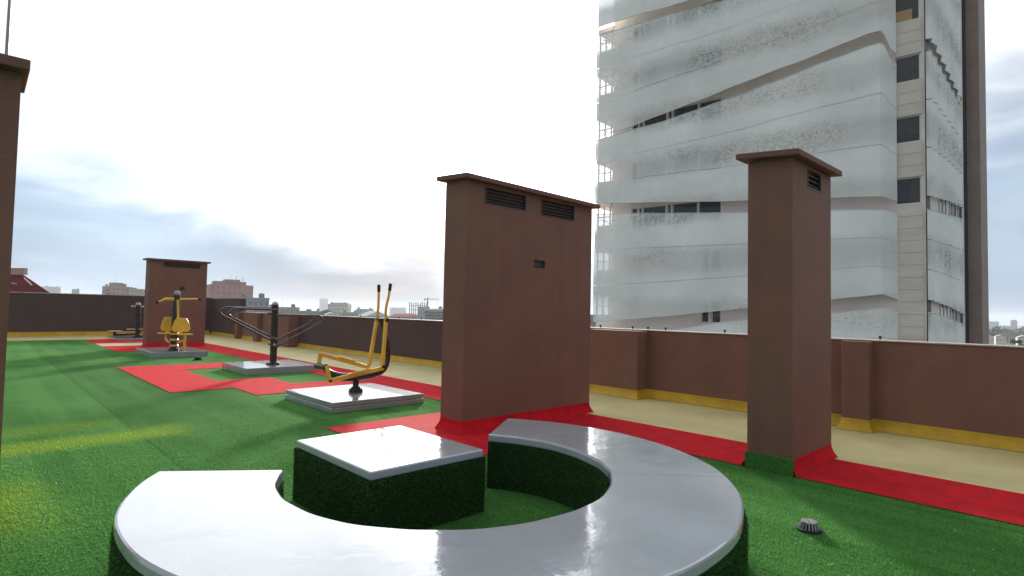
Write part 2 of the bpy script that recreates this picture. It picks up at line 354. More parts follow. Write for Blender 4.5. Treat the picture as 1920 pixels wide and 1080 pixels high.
def screen_mat():
    """white perforated sheet: even fine perforation, denser leaf-shaped patches, streaks of dirt"""
    mt = mat('perforated_white_sheet', (0.88, 0.91, 0.90), 0.95, 0.06, 0.35, 0.1, 8, spec=0.06)
    T = mt.node_tree; b = T.nodes['Principled BSDF']; N = lambda t: T.nodes.new(t); L = T.links.new
    g = N('ShaderNodeNewGeometry')
    def noise(sc, det, rough=0.5, st=(1, 1, 1), dist=0.0):
        mp = N('ShaderNodeMapping'); mp.inputs['Scale'].default_value = st; L(g.outputs['Position'], mp.inputs[0])
        n = N('ShaderNodeTexNoise'); n.inputs['Scale'].default_value = sc; n.inputs['Detail'].default_value = det; n.inputs['Roughness'].default_value = rough; n.inputs['Distortion'].default_value = dist
        L(mp.outputs[0], n.inputs[0]); return n.outputs[0]
    def rng_(v, a, b_, c, d):
        r = N('ShaderNodeMapRange'); L(v, r.inputs[0])
        for i, x in enumerate((a, b_, c, d)): r.inputs[i+1].default_value = x
        return r.outputs[0]
    def mth(op, a, b_):
        n = N('ShaderNodeMath'); n.operation = op
        for i, v in enumerate((a, b_)):
            if isinstance(v, (int, float)): n.inputs[i].default_value = v
            else: L(v, n.inputs[i])
        return n.outputs[0]
    leaf = rng_(noise(2.6, 5, 0.72, (1, 1, 1.3), 2.2), 0.49, 0.56, 0.0, 1.0)
    sp = N('ShaderNodeSeparateXYZ'); L(g.outputs['Position'], sp.inputs[0])
    zs_ = mth('DIVIDE', mth('SUBTRACT', mth('ADD', sp.outputs[2], mth('MULTIPLY', noise(0.6, 2), 0.7)), 8.27+0.35-1.65), 3.3)
    lev = mth('MULTIPLY', mth('ABSOLUTE', mth('SUBTRACT', mth('FRACT', zs_, 0.0), 0.5), 0.0), 3.3)      # metres from the window line
    near = N('ShaderNodeMapRange'); near.interpolation_type = 'SMOOTHSTEP'; L(lev, near.inputs[0])
    for i, x in enumerate((0.25, 1.25, 1.0, 0.0)): near.inputs[i+1].default_value = x
    near = near.outputs[0]                                   # the sheet is punched more openly in front of the windows
    where = rng_(noise(0.16, 2), 0.44, 0.56, 0.0, 1.0)
    fine = rng_(noise(11, 3, 0.6), 0.42, 0.62, 0.0, 1.0)
    pat = mth('MULTIPLY', mth('MULTIPLY', leaf, where), mth('ADD', 0.05, mth('MULTIPLY', near, 0.26)))
    a = mth('ADD', pat, mth('ADD', mth('ADD', 0.03, mth('MULTIPLY', near, 0.27)), mth('MULTIPLY', fine, 0.05)))
    tr = N('ShaderNodeBsdfTransparent'); ms = N('ShaderNodeMixShader'); L(a, ms.inputs[0]); L(b.outputs[0], ms.inputs[1]); L(tr.outputs[0], ms.inputs[2])
    L(ms.outputs[0], T.nodes['Material Output'].inputs[0])
    return mt
M['screen'] = screen_mat()
M['screen_edge'] = mat('screen_edge', (0.60, 0.62, 0.62), 0.5, 0.1, 3)

# ------------------------------------------------------------------ the roof: setting
def sheet(name, rects, z, mt, kind='structure'):
    b = MB()
    for x0, x1, y0, y1 in rects: b.add([(x0, y0, z), (x1, y0, z), (x1, y1, z), (x0, y1, z)], [(0, 1, 2, 3)])
    return tag(b.build(name, mt), kind=kind)
WX = 8.75                                   # inner face of the long parapet
b = MB(); b.box(-14, 9.2, -8, 31.6, -0.4, -0.01); tag(b.build('roof_slab', M['grey_conc']), kind='structure')
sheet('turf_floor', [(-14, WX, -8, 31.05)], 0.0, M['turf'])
sheet('yellow_walkway', [(6.64, WX, -8, 31.05), (-14, 6.64, 28.3, 31.05), (3.28, 5.62, 23.7, 25.3)], 0.004, M['yellow_floor'])
RED = [(5.62, 6.64, -8, 28.2), (3.23, 5.62, 4.45, 6.70), (3.5, 5.62, 9.82, 10.92), (2.48, 4.55, 10.92, 12.1), (2.48, 3.55, 12.1, 14.5),
       (2.48, 5.62, 14.5, 15.85), (3.25, 5.62, 20.8, 23.7), (3.28, 5.62, 25.3, 28.2)]
sheet('red_path', RED, 0.008, M['red'])

# ------------------------------------------------------------------ parapets
def coving(mb, x0, x1, y0, y1, h, out=0.055, sides='lrfk'):
    """sloping fillet round the foot of a rectangle (outside it)"""
    n = 4
    prof = [(out*(1-t)**2, h*t**1.0) for t in np.linspace(0, 1, n)]
    rings = [[(x0-d, y0-d), (x1+d, y0-d), (x1+d, y1+d), (x0-d, y1+d)] for d, z in prof]
    o = len(mb.v)
    for rg, (d, z) in zip(rings, prof): mb.v += [(x, y, z+0.009) for x, y in rg]
    for i in range(n-1):
        for j, sd in enumerate('frkl'):
            if sd in sides:
                j2 = (j+1) % 4; mb.f.append((o+i*4+j, o+i*4+j2, o+(i+1)*4+j2, o+(i+1)*4+j)); mb.m.append(0)
    return mb
pw = thing('parapet_wall', 'long low brown rooftop parapet wall with pilasters beside the yellow walkway', 'wall', (WX, 12, 0))
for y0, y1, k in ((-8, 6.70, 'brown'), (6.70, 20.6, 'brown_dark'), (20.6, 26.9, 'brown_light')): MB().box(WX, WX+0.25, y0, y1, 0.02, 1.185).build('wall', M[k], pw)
MB().box(WX-0.02, WX+0.27, -8, 26.9, 1.187, 1.205).build('coping', M['coping'], pw, bevel=0.006)  # pale colour paints in the backlit bright line of the brown top
PIL = [(2.17, 2.50, 8.54), (5.66, 6.75, 8.42), (20.55, 21.6, 8.36), (24.2, 24.65, 8.55), (26.6, 27.0, 8.55), (-3, -2.6, 8.46)]
for y0, y1, x0 in PIL:
    MB().box(x0, WX-0.001, y0, y1, 0.02, 1.183).build('pilaster', M['brown'], pw, bevel=0.01)
ys = -8.0
cv = MB()
segs = sorted([p for p in PIL if p[0] < 20])
for y0, y1, x0 in segs + [(20.55, 20.56, 8.4)]:
    coving(cv, WX, WX+0.1, ys, y0, 0.15, sides='l'); ys = y1
    if y0 < 20: coving(cv, x0, WX, y0, y1, 0.15, sides='lfk')
coving(cv, WX, WX+0.1, 21.6, 24.2, 0.15, sides='l'); coving(cv, WX, WX+0.1, 24.65, 26.6, 0.15, sides='l'); coving(cv, WX, WX+0.1, 27.0, 31.0, 0.15, sides='l')
tag(cv.build('coving', M['mustard'], pw), 'mustard painted fillet along the foot of the wall')
for px, py in ((1186, 617), (1215, 617), (1248, 618), (1359, 623), (1650, 634), (1126, 612), (676, 592), (748, 597), (790, 600)):
    p = at_X(px, py, WX+0.12)
    q = MB(); q.lathe((p[0], p[1], 1.204), [(0.009, 0), (0.009, 0.02), (0.018, 0.024), (0.019, 0.045), (0.012, 0.055)], 8)
    q.build('clip', M['grip'], pw)
fw_ = thing('end_wall', 'tall dark brown wall closing the far end of the roof', 'wall', (0, 31.05, 0))
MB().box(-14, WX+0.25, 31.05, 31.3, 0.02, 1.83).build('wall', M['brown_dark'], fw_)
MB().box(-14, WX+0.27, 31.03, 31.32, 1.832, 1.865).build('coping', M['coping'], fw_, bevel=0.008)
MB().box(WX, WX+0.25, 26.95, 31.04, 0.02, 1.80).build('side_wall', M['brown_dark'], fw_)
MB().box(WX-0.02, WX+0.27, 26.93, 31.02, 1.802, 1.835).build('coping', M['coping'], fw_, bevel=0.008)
coving(MB(), -14, WX-0.1, 31.05, 31.1, 0.2, sides='f').build('coving', M['mustard'], fw_)

# ------------------------------------------------------------------ ventilation shafts
def facade(mb, x0, x1, z0, z1, y, holes, depth, mi_wall=0, mi_rev=0, mi_back=1):
    """front face at y (seen from -y) with rectangular recesses"""
    xs = sorted({x0, x1, *[h[0] for h in holes], *[h[1] for h in holes]}); zs = sorted({z0, z1, *[h[2] for h in holes], *[h[3] for h in holes]})
    for a, b_ in zip(xs, xs[1:]):
        for c, d in zip(zs, zs[1:]):
            if any(h[0] <= a and b_ <= h[1] and h[2] <= c and d <= h[3] for h in holes): continue
            mb.add([(a, y, c), (b_, y, c), (b_, y, d), (a, y, d)], [(0, 1, 2, 3)], mi_wall)
    for a, b_, c, d in holes:
        v = [(a, y, c), (b_, y, c), (b_, y, d), (a, y, d), (a, y+depth, c), (b_, y+depth, c), (b_, y+depth, d), (a, y+depth, d)]
        mb.add(v, [(0, 4, 5, 1), (1, 5, 6, 2), (2, 6, 7, 3), (3, 7, 4, 0)], mi_rev); mb.add(v, [(4, 7, 6, 5)], mi_back)
def shaft(label, x0, x1, y0, y1, top, vents, spy=None, tilt=(0.0, 0.08), over=0.09, skirt='red', nsl=5, ct=0.06, overx=None):
    t = thing('ventilation_shaft', label, 'shaft', ((x0+x1)/2, (y0+y1)/2, 0), 'brown ventilation shafts on the roof')
    bz = top-ct-0.005
    mb = MB(); mb.box(x0, x1, y0, y1, 0.0, bz, skip=('f',))
    facade(mb, x0, x1, 0.0, bz, y0, list(vents)+([spy] if spy else []), 0.12)
    mb.build('body', [M['brown'], M['dark']], t)
    cap = MB(); ox = over if overx is None else overx; X0, X1, Y0, Y1 = x0-ox, x1+ox, y0-over, y1+over
    f = lambda x, y: tilt[0]*(x-x0)+tilt[1]*(y-y0)
    v = [(x, y, z+f(x, y)) for z in (top-ct, top) for y in (Y0, Y1) for x in (X0, X1)]
    cap.add(v, [(0, 2, 3, 1), (4, 5, 7, 6), (0, 1, 5, 4), (2, 6, 7, 3), (0, 4, 6, 2), (1, 3, 7, 5)])
    if tilt[1]:
        cap.box(x0+0.002, x1-0.002, y0+0.03, y1-0.002, bz-0.02, bz+0.03)
    cap.build('cap', M['cap'], t, bevel=0.008)
    for a, b_, c, d in vents:
        vt = MB(); w = 0.02
        vt.box(a, b_, y0-0.004, y0+0.05, c, c+w).box(a, a+w, y0-0.004, y0+0.05, c+w, d).box(b_-w, b_, y0-0.004, y0+0.05, c+w, d)
        vo = vt.build('vent_frame', M['louvre'], t)
        for k in range(nsl):
            z = c+(d-c)*(k+0.55)/nsl
            s_ = MB(); s_.obox(((a+b_)/2, y0+0.05, z), ((b_-a)/2-0.021, 0, 0), (0, 0.030, 0.024), (0, -0.004, 0.005))
            s_.build('slat', M['slat'], vo)
    if spy:
        a, b_, c, d = spy
        s_ = MB(); s_.box(a+0.01, b_-0.01, y0+0.03, y0+0.05, c+0.01, d-0.01); s_.build('small_grille', M['louvre'], t)
    if skirt:
        tag(coving(MB(), x0, x1, y0, y1, 0.14, 0.05, sides=skirt[1]).build('coving', skirt[0], t), skirt[2])
    return t
shaft('widest brown ventilation shaft, behind the ring bench, with two louvred vents', 4.34, 6.77, 5.39, 5.83, 3.163,
      [(4.62, 5.354, 2.842, 3.05), (5.646, 6.36, 2.825, 3.05)], (5.527, 5.75, 2.092, 2.197), skirt=(M['red'], 'lrfk', 'red painted foot'), tilt=(-0.009, 0.07))
s2 = shaft('narrow brown ventilation shaft at the right, one slatted vent under its cap', 5.63, 6.71, 2.06, 2.49, 3.085,
      [(6.012, 6.411, 2.79, 2.985)], skirt=(M['red'], 'rfk', 'red painted foot'), tilt=(0.01, 0.09), nsl=4)
tag(MB().box(5.606, 5.629, 2.045, 2.505, 0.0, 0.155).build('turf_skirt', M['turf'], s2), 'green turf turned up against the foot')
shaft('farthest brown ventilation shaft, behind the seated pull machine', 4.31, 6.10, 22.4, 22.95, 3.04,
      [(4.725, 5.87, 2.77, 2.95)], (5.24, 5.39, 1.98, 2.11), skirt=(M['red'], 'lrfk', 'red painted foot'), tilt=(0.0, 0.02), nsl=4)
lc = shaft('brown ventilation shaft cut off by the left edge of the picture', -1.1, 0.180, 5.1, 5.5, 3.13, [], skirt=None, tilt=(0, 0.0), over=0.10, ct=0.072, overx=0.04)
p = at_Y(15, 60, 5.3)
rod = MB(); rod.tube([(p[0], 5.3, 3.131), (p[0], 5.3, 3.5), (p[0]+0.005, 5.3, 4.9)], [0.012, 0.010, 0.006], 8); rod.lathe((p[0], 5.3, 3.131), [(0.05, 0), (0.05, 0.012), (0.02, 0.03)], 12)
tag(rod.build('lightning_rod', M['pole'], smooth=True), 'thin metal rod standing on the cap of the leftmost shaft', 'rod')

# ------------------------------------------------------------------ ring bench and square table
CX, CY, RO, RI = 2.34, 3.035, 1.82, 1.06
def sector(mb, r0, r1, z0, z1, a0, a1, n, wob=0.0):
    o = len(mb.v)
    for i in range(n+1):
        a = a0+(a1-a0)*i/n; d0 = wob*math.sin(a*9+1)+wob*0.6*math.sin(a*23); d1 = wob*math.sin(a*7)+wob*0.6*math.sin(a*19+2)
        for r, z in ((r0+d0, z0), (r1+d1, z0), (r1+d1, z1), (r0+d0, z1)): mb.v.append((CX+r*math.cos(a), CY+r*math.sin(a), z))
    for i in range(n):
        for j in range(4):
            j2 = (j+1) % 4; mb.f.append((o+i*4+j, o+(i+1)*4+j, o+(i+1)*4+j2, o+i*4+j2)); mb.m.append(0)
    mb.f += [(o, o+1, o+2, o+3), (o+n*4+3, o+n*4+2, o+n*4+1, o+n*4)]; mb.m += [0, 0]
    return mb
A0, A1, AS = math.radians(142.8), math.radians(394.6), math.radians(313.5)
bench = thing('ring_bench', 'round pale grey concrete bench, a broken ring with turf covered sides', 'bench', (CX, CY, 0))
sector(MB(), RI-0.004, RO+0.006, 0.0, 0.383, A0, A1, 96).build('turf_base', M['turf_back_shade'], bench, smooth=True)
sector(MB(), RI, RO, 0.384, 0.45, A0, A1, 110, 0.003).build('seat_slab', M['white_conc'], bench, bevel=0.014)
sector(MB(), RI+0.02, RO-0.02, 0.4501, 0.4507, AS-0.0007, AS+0.0007, 2).build('joint', M['pole'], bench)
TB = (1.87, 2.815, 3.235, 4.37)
table = thing('square_table', 'low square table with a glossy pale concrete top inside the ring bench', 'table', ((TB[0]+TB[1])/2, (TB[2]+TB[3])/2, 0))
MB().box(TB[0]-0.008, TB[1]+0.012, TB[2]-0.008, TB[3]+0.008, 0.0, 0.402).build('turf_base', M['turf_back_shade'], table)
MB().box(*TB, 0.403, 0.46).build('table_top', M['white_conc'], table, bevel=0.01)

# ------------------------------------------------------------------ plinths
def plinth(label, x0, x1, y0, y1, h, two=False):
    t = thing('concrete_plinth', label, 'plinth', ((x0+x1)/2, (y0+y1)/2, 0), 'concrete plinths under the exercise machines')
    if two:
        MB().box(x0-0.012, x1+0.008, y0-0.012, y1+0.01, 0.0, h*0.5).build('lower_slab', M['plinth'], t, bevel=0.008)
        MB().box(x0, x1, y0, y1, h*0.5+0.004, h).build('upper_slab', M['plinth'], t, bevel=0.008)
    else:
        MB().box(x0, x1, y0, y1, 0.0, h).build('slab', M['plinth'], t, bevel=0.01)
plinth('two layered concrete plinth under the yellow walking trainer', 3.73, 5.27, 7.55, 9.18, 0.15, True)
plinth('concrete plinth under the double bar post', 4.29, 5.86, 12.65, 14.3, 0.155)
plinth('concrete plinth under the yellow seated pull machine', 3.6, 5.02, 18.0, 20.1, 0.16)
plinth('farthest concrete plinth, under the low stepping machine', 4.15, 5.75, 26.5, 28.9, 0.11)

# ------------------------------------------------------------------ exercise machines
def flange(mb, c, r, h, n=20):
    return mb.lathe(c, [(r, 0.001), (r, h*0.6), (r*0.94, h*0.62), (r*0.94, h)], n)
def bolt(c, d, r, parent, mt='black_steel'):
    d = np.array(d, float); c = np.array(c, float)
    MB().tube([c-d*0.5, c+d*0.3, c+d*0.5], [r, r, r*0.6], 10).build('bolt', M[mt], parent, smooth=True)
# walking trainer: black L-shaped beam, two yellow levers with grips, two yellow footboards
YC, HY = 8.315, 0.15
walk = thing('walking_trainer', 'yellow and black cross walking trainer with two tall levers', 'exercise machine', (4.50, YC, 0.15), 'outdoor exercise machines')
q = MB(); flange(q, (4.50, YC, 0.15), 0.115, 0.06, 8); flange(q, (4.50, YC, 0.208), 0.075, 0.03, 20); q.tube([(4.50, YC, 0.2), (4.50, YC, 0.43)], 0.048, 16)
q.build('post', M['black_steel'], walk, smooth=True)
c_ = [at_Y(x, y, YC) for x, y in ((607, 688), (620, 700), (645, 707), (672, 705), (703, 700), (721, 688), (727, 664), (723, 632), (716, 596))]
spl = []
for i in range(len(c_)-1):                      # smooth the beam
    a = c_[max(i-1, 0)]; b0, b1 = c_[i], c_[i+1]; e = c_[min(i+2, len(c_)-1)]
    for t in np.linspace(0, 1, 6)[:-1]:
        spl.append(0.5*((2*b0)+(-a+b1)*t+(2*a-5*b0+4*b1-e)*t*t+(-a+3*b0-3*b1+e)*t**3))
spl.append(c_[-1])
MB().tube(spl, [0.046+0.026*math.sin(math.pi*min(1, i/(len(spl)-1)*1.25))**2 for i in range(len(spl))], 14).build('beam', M['black_steel'], walk, smooth=True)
hub = at_Y(605, 688, YC)
MB().tube([hub+(0, -HY+0.03, 0), hub+(0, HY+0.05, 0)], 0.052, 16).build('rear_axle', M['black_steel'], walk, smooth=True)
top = at_Y(716, 599, YC)
MB().tube([top+(0, -HY-0.03, 0), top+(0, HY+0.03, 0)], 0.028, 12).build('top_axle', M['black_steel'], walk, smooth=True)
def lever(pts, Y, sgn):
    P = [at_Y(x, y, Y) for x, y in pts]
    lv = MB(); lv.bar(P[0], P[1], 0.045, 0.068, up=(0, 1, 0)); lo = lv.build('lever', M['yellow_steel'], walk, bevel=0.006)
    up_ = fillet(P[1:], 0.12, 6)
    MB().tube(up_, 0.021, 10).build('handle', M['yellow_steel'], lo, smooth=True)
    d = up_[-1]-up_[-3]; d /= np.linalg.norm(d)
    MB().tube([up_[-1]-d*0.10, up_[-1]+d*0.02], 0.027, 12).build('grip', M['grip'], lo, smooth=True)
    bolt(P[1]+(0, sgn*0.028, 0), (0, 0.03, 0), 0.026, walk); bolt(P[0]+(0, sgn*0.028, 0), (0, 0.03, 0), 0.024, walk)
    return P
YN, YF = YC-HY, YC+HY
Pn = lever([(717, 687), (723.5, 601), (723, 578), (729, 556), (732, 534)], YN, -1)
Pf = lever([(692, 685), (706, 601), (709, 583), (710, 560), (710.5, 536)], YF, 1)
def pedal(p0, p1, Y, side):
    a, b_ = at_Y(*p0, Y), at_Y(*p1, Y); q = MB(); q.bar(a, b_, 0.042, 0.062, up=(0, 0, 1)); po = q.build('pedal_arm', M['yellow_steel'], walk, bevel=0.006)
    d = (b_-a)/np.linalg.norm(b_-a); m0 = a+(b_-a)*0.34; m1 = a+(b_-a)*0.68; up3 = np.cross(d, (0, 1, 0)); up3 = up3*np.sign(up3[2])
    f = MB(); f.bar(m0+up3*0.034+(0, side*0.03, 0), m1+up3*0.034+(0, side*0.03, 0), 0.13, 0.016, up=tuple(up3))
    f.bar(m0+up3*0.05+(0, side*0.09, 0), m1+up3*0.05+(0, side*0.09, 0), 0.01, 0.03, up=tuple(up3)); f.bar(m1+up3*0.05+(0, side*0.09, 0), m1+up3*0.05+(0, side*-0.03, 0), 0.01, 0.03, up=tuple(up3))
    f.build('footboard', M['yellow_steel'], po, bevel=0.004)
    return a
an = pedal((618, 714), (719, 690), YN, -1); af = pedal((601, 664), (692, 689), YF, 1)
for a, Y, s_ in ((an, YN, -1), (af, YF, 1)):
    h2 = np.array((hub[0], Y, hub[2])); q = MB(); d = a-h2; dn = d/np.linalg.norm(d)
    q.bar(h2-dn*0.03, a+dn*0.02, 0.03, 0.065, up=(1, 0, 0)); q.build('crank', M['yellow_steel'], walk, bevel=0.008)
    bolt(a+(0, s_*0.03, 0), (0, 0.03, 0), 0.022, walk, 'black_steel')

# double bar post: two pairs of bent tubes on one post
XB, YB = 5.083, 13.29
bars = thing('bar_post', 'black double bar post with bent parallel tubes on both sides', 'exercise machine', (XB, YB, 0.155), 'outdoor exercise machines')
ztop = at_Y(512, 571, YB)[2]
q = MB(); q.lathe((XB, YB, 0.155), [(0.15, 0.001), (0.15, 0.035), (0.12, 0.055), (0.07, 0.06)], 20); q.tube([(XB, YB, 0.2), (XB, YB, ztop)], 0.076, 18); q.build('post', M['black_steel'], bars, smooth=True)
MB().lathe((XB, YB, ztop), [(0.07, 0), (0.068, 0.025), (0.05, 0.055), (0.015, 0.07)], 18).build('cap', M['coping'], bars, smooth=True)
G = 0.16
def barloop(pts, Y):
    P = [at_Y(x, y, Y) for x, y in pts]
    lo = MB().tube(fillet(P, 0.12, 8), 0.024, 10).build('bar', M['tube_steel'], bars, smooth=True)
    for e in (P[0], P[-1]):
        s_ = np.array((XB, YB, e[2])); MB().tube([e, e+(s_-e)*0.9], 0.030, 10).build('clamp', M['tube_steel'], lo, smooth=True)
barloop([(505, 578), (421, 576), (411, 585), (417, 591), (504, 636)], YB+G)
barloop([(520, 581), (437, 578), (428, 588), (433, 594), (519, 637)], YB-G)
barloop([(503, 588), (583, 592), (589, 598), (580, 606), (504, 645)], YB+G)
barloop([(518, 591), (600, 592), (607, 599), (601, 605), (519, 650)], YB-G)
bolt((XB-0.02, YB-0.09, at_Y(505, 646, YB)[2]), (0, 0.05, 0), 0.03, bars, 'coping')

# seated pull machine: post, yoke with two arms, two seats
XP, YP = 4.26, 18.6
pull = thing('pull_machine', 'yellow two seat pull machine with overhead handles before the far shaft', 'exercise machine', (XP, YP, 0.16), 'outdoor exercise machines')
zt = at_Y(329, 553, YP)[2]
q = MB(); q.lathe((XP, YP, 0.16), [(0.14, 0.001), (0.14, 0.05), (0.09, 0.07)], 20); q.tube([(XP, YP, 0.2), (XP+0.03, YP, zt)], 0.095, 16); q.build('post', M['black_steel'], pull, smooth=True)
MB().lathe((XP+0.03, YP, zt), [(0.07, 0), (0.085, 0.03), (0.075, 0.09), (0.03, 0.12)], 16).build('cap', M['coping'], pull, smooth=True)
yk = at_Y(329, 561, YP)
MB().bar(yk+(-0.28, 0, 0), yk+(0.12, 0, 0), 0.12, 0.09).build('yoke', M['yellow_steel'], pull, bevel=0.01)
for pts in (((326, 560), (309, 561), (303, 564), (291, 568)), ((332, 561), (350, 561), (365, 560.5), (377, 561))):
    P = [at_Y(x, y, YP-0.05) for x, y in pts]
    ao = MB().tube(fillet(P, 0.1, 4), 0.026, 10).build('arm', M['yellow_steel'], pull, smooth=True)
    MB().tube([P[-1]+(P[-2]-P[-1])*0.5, P[-1]], 0.034, 10).build('grip', M['grip'], ao, smooth=True)
P = [at_Y(333, 562, YP-0.1), at_Y(334, 622, YP-0.12)]
MB().bar(P[0], P[1], 0.05, 0.05, up=(0, 1, 0)).build('upright', M['yellow_steel'], pull, bevel=0.006)
def seat(px, py, Y, w, sy):
    """backrest shield, seat board and curved leg"""
    c = at_Y(px, py, Y); k = w
    sh = [(-0.26*k, 0, -0.13), (-0.20*k, 0, -0.2), (0.20*k, 0, -0.2), (0.27*k, 0, -0.13), (0.23*k, 0, 0.05), (0.15*k, 0, 0.19), (-0.13*k, 0, 0.2), (-0.20*k, 0, 0.08)]
    bo = MB().prism([c+np.array(v) for v in sh], (0, 0.03, 0)).build('backrest', M['yellow_steel'], pull, bevel=0.012)
    MB().box(c[0]-0.04, c[0]+0.04, Y+0.031, Y+0.08, c[2]-0.3, c[2]+0.12).build('bracket', M['yellow_steel'], bo)
    s_ = np.array((c[0]+sy*0.14, Y-0.13, c[2]-0.27))
    so = MB().box(s_[0]-0.19, s_[0]+0.19, s_[1]-0.13, s_[1]+0.13, s_[2]-0.016, s_[2]+0.018).build('seat', M['yellow_steel'], pull, bevel=0.012)
    leg = fillet([s_+(0, 0.02, -0.016), s_+(0.0, 0.05, -0.18), (XP+(s_[0]-XP)*0.75, (s_[1]+YP)/2, 0.42), (XP, YP, 0.34)], 0.15, 5)
    MB().tube(leg, 0.027, 10).build('leg', M['yellow_steel'], so, smooth=True)
seat(339.5, 609, YP-0.20, 0.92, 0.5); seat(315, 607, YP+0.20, 0.72, -0.5)
for k in range(3):
    MB().lathe((XP+0.01, YP, 0.27+0.17*k), [(0.10, 0), (0.115, 0.03), (0.10, 0.06)], 16).build('collar', M['yellow_steel'], pull, smooth=True)
q = MB(); q.bar((XP+0.27, YP-0.05, 0.17), (XP+0.27, YP-0.05, 0.62), 0.05, 0.12, up=(0, 1, 0)); q.build('foot_plate', M['yellow_steel'], pull, bevel=0.01)

# stepping machine at the far end
XS, YS = 4.79, 27.2
def fz(x, y): return at_Y(x, y, YS)
step = thing('stepping_machine', 'small black stepping machine with a handlebar near the end wall', 'exercise machine', (XS, YS, 0.11), 'outdoor exercise machines')
p0, p1 = fz(258, 632), fz(259, 572)
q = MB(); q.lathe((p0[0], YS, 0.11), [(0.17, 0.001), (0.17, 0.05), (0.1, 0.07)], 16); q.tube([(p0[0], YS, 0.15), (p1[0], YS, p1[2])], 0.085, 14); q.build('post', M['black_steel'], step, smooth=True)
MB().lathe((p1[0], YS, p1[2]), [(0.09, 0), (0.1, 0.04), (0.06, 0.1)], 14).build('cap', M['coping'], step, smooth=True)
MB().tube([fz(246, 574), fz(271, 575)], 0.035, 10).build('handlebar', M['coping'], step, smooth=True)
q = MB(); q.bar((p0[0], YS, 0.25), (fz(214, 630)[0], YS, 0.22), 0.10, 0.08); q.build('base_beam', M['black_steel'], step, bevel=0.01)
q = MB(); a = fz(215, 632); q.tube([(a[0], YS, 0.2), (a[0], YS, 0.34)], 0.06, 12); q.build('seat_post', M['black_steel'], step, smooth=True)
q = MB(); a = fz(216, 625); q.box(a[0]-0.22, a[0]+0.22, YS-0.16, YS+0.16, 0.345, 0.39); q.build('seat', M['coping'], step, bevel=0.015)
for px, py, sg in ((266, 618, 1), (267, 627, -1), (246, 618, -1)):
    e = fz(px, py); q = MB(); q.bar((p0[0], YS, 0.42), e, 0.05, 0.04); ar = q.build('crank', M['tube_steel'], step)
    MB().box(e[0]-0.14, e[0]+0.14, YS-0.1, YS+0.1, e[2], e[2]+0.035).build('footboard', M['coping'], ar, bevel=0.008)

# ------------------------------------------------------------------ drains
def drain(px, py, r, label, dm='drain'):
    c = at_z(px, py, 0.01); t = thing('roof_drain', label, 'drain', (c[0], c[1], 0.0), 'roof drains in the turf')
    MB().lathe((c[0], c[1], 0.009), [(r*1.35, 0), (r*1.35, 0.006), (r*1.05, 0.008)], 24).build('rim', M['dark'], t, smooth=True)
    MB().lathe((c[0], c[1], 0.018), [(r*0.84, 0), (r*0.66, r*0.5)], 20).build('core', M['dark'], t, smooth=True)
    n = 18
    for j in range(n):
        a = 2*math.pi*j/n; u = np.array((math.cos(a), math.sin(a), 0)); cc = np.array((c[0], c[1], 0.016))
        MB().bar(cc+u*r, cc+u*r*0.76+(0, 0, r*0.62), r*0.10, r*0.10, up=(0, 0, 1)).build('rib', M[dm], t)
    for s_ in (0, 1):
        a0 = s_*math.pi+0.5; pts = [(c[0]+r*0.8*math.cos(a0+t_), c[1]+r*0.8*math.sin(a0+t_), 0.016+r*0.62) for t_ in np.linspace(0.06, math.pi-0.06, 12)]
        MB().prism(pts, (0, 0, r*0.10)).build('lid', M[dm], t)
drain(1517, 991, 0.065, 'domed slotted metal roof drain in the turf near the narrow shaft')
drain(371, 674.5, 0.09, 'small dark roof drain beside the plinth of the seated pull machine', 'dark')

# ------------------------------------------------------------------ turf pile: real blades where the camera is near
def blades(name, P, Nrm, h, w, parent=None, mt='blade'):
    """one triangle per blade at points P growing along Nrm"""
    n = len(P); r = rng.random
    lean = (r((n, 3))-0.5)*1.1; tip = Nrm+lean*(1-np.abs(Nrm)*0.6); tip /= np.linalg.norm(tip, axis=1)[:, None]
    sd = np.cross(tip, r((n, 3))-0.5); sd /= np.linalg.norm(sd, axis=1)[:, None]
    hh = (h*(0.6+0.7*r(n)))[:, None]; ww = (w*(0.7+0.6*r(n)))[:, None]
    V = np.empty((n, 3, 3)); V[:, 0] = P-sd*ww; V[:, 1] = P+sd*ww; V[:, 2] = P+tip*hh
    o = np.array(WORLD_LOC[parent.name]) if parent is not None else np.zeros(3)
    me = bpy.data.meshes.new(name); me.vertices.add(3*n); me.vertices.foreach_set('co', (V-o).astype(np.float32).ravel())
    me.loops.add(3*n); me.loops.foreach_set('vertex_index', np.arange(3*n, dtype=np.int32))
    me.polygons.add(n); me.polygons.foreach_set('loop_start', np.arange(0, 3*n, 3, dtype=np.int32))
    me.materials.append(M[mt]); me.update(); me.validate()
    ob = bpy.data.objects.new(name, me); COL.objects.link(ob)
    if parent is not None: ob.parent = parent
    ob['kind'] = 'stuff'; return ob
def in_view(P, mg=60):
    v = P-EYE; z = v@FW; x = 960+F*(v@RT)/np.maximum(z, .01); y = 540-F*(v@UP)/np.maximum(z, .01)
    return (z > 0.3) & (x > -mg) & (x < 1920+mg) & (y < 1080+mg)
N0 = 900000
P = np.stack([rng.uniform(-2, 6, N0), rng.uniform(-0.5, 12, N0), np.full(N0, 0.0)], 1)
dist = np.hypot(P[:, 0], P[:, 1]); keep = rng.random(N0) < np.clip((3.4/np.maximum(dist, 1))**2, 0, 1)*np.clip((10.5-dist)/5, 0, 1)
keep &= in_view(P) & (P[:, 0] < 5.62)
for x0, x1, y0, y1 in RED + [(3.7, 5.3, 7.5, 9.2), (-1.1, .2, 5.1, 5.5), TB]: keep &= ~((P[:, 0] > x0-.01) & (P[:, 0] < x1+.01) & (P[:, 1] > y0-.01) & (P[:, 1] < y1+.01))
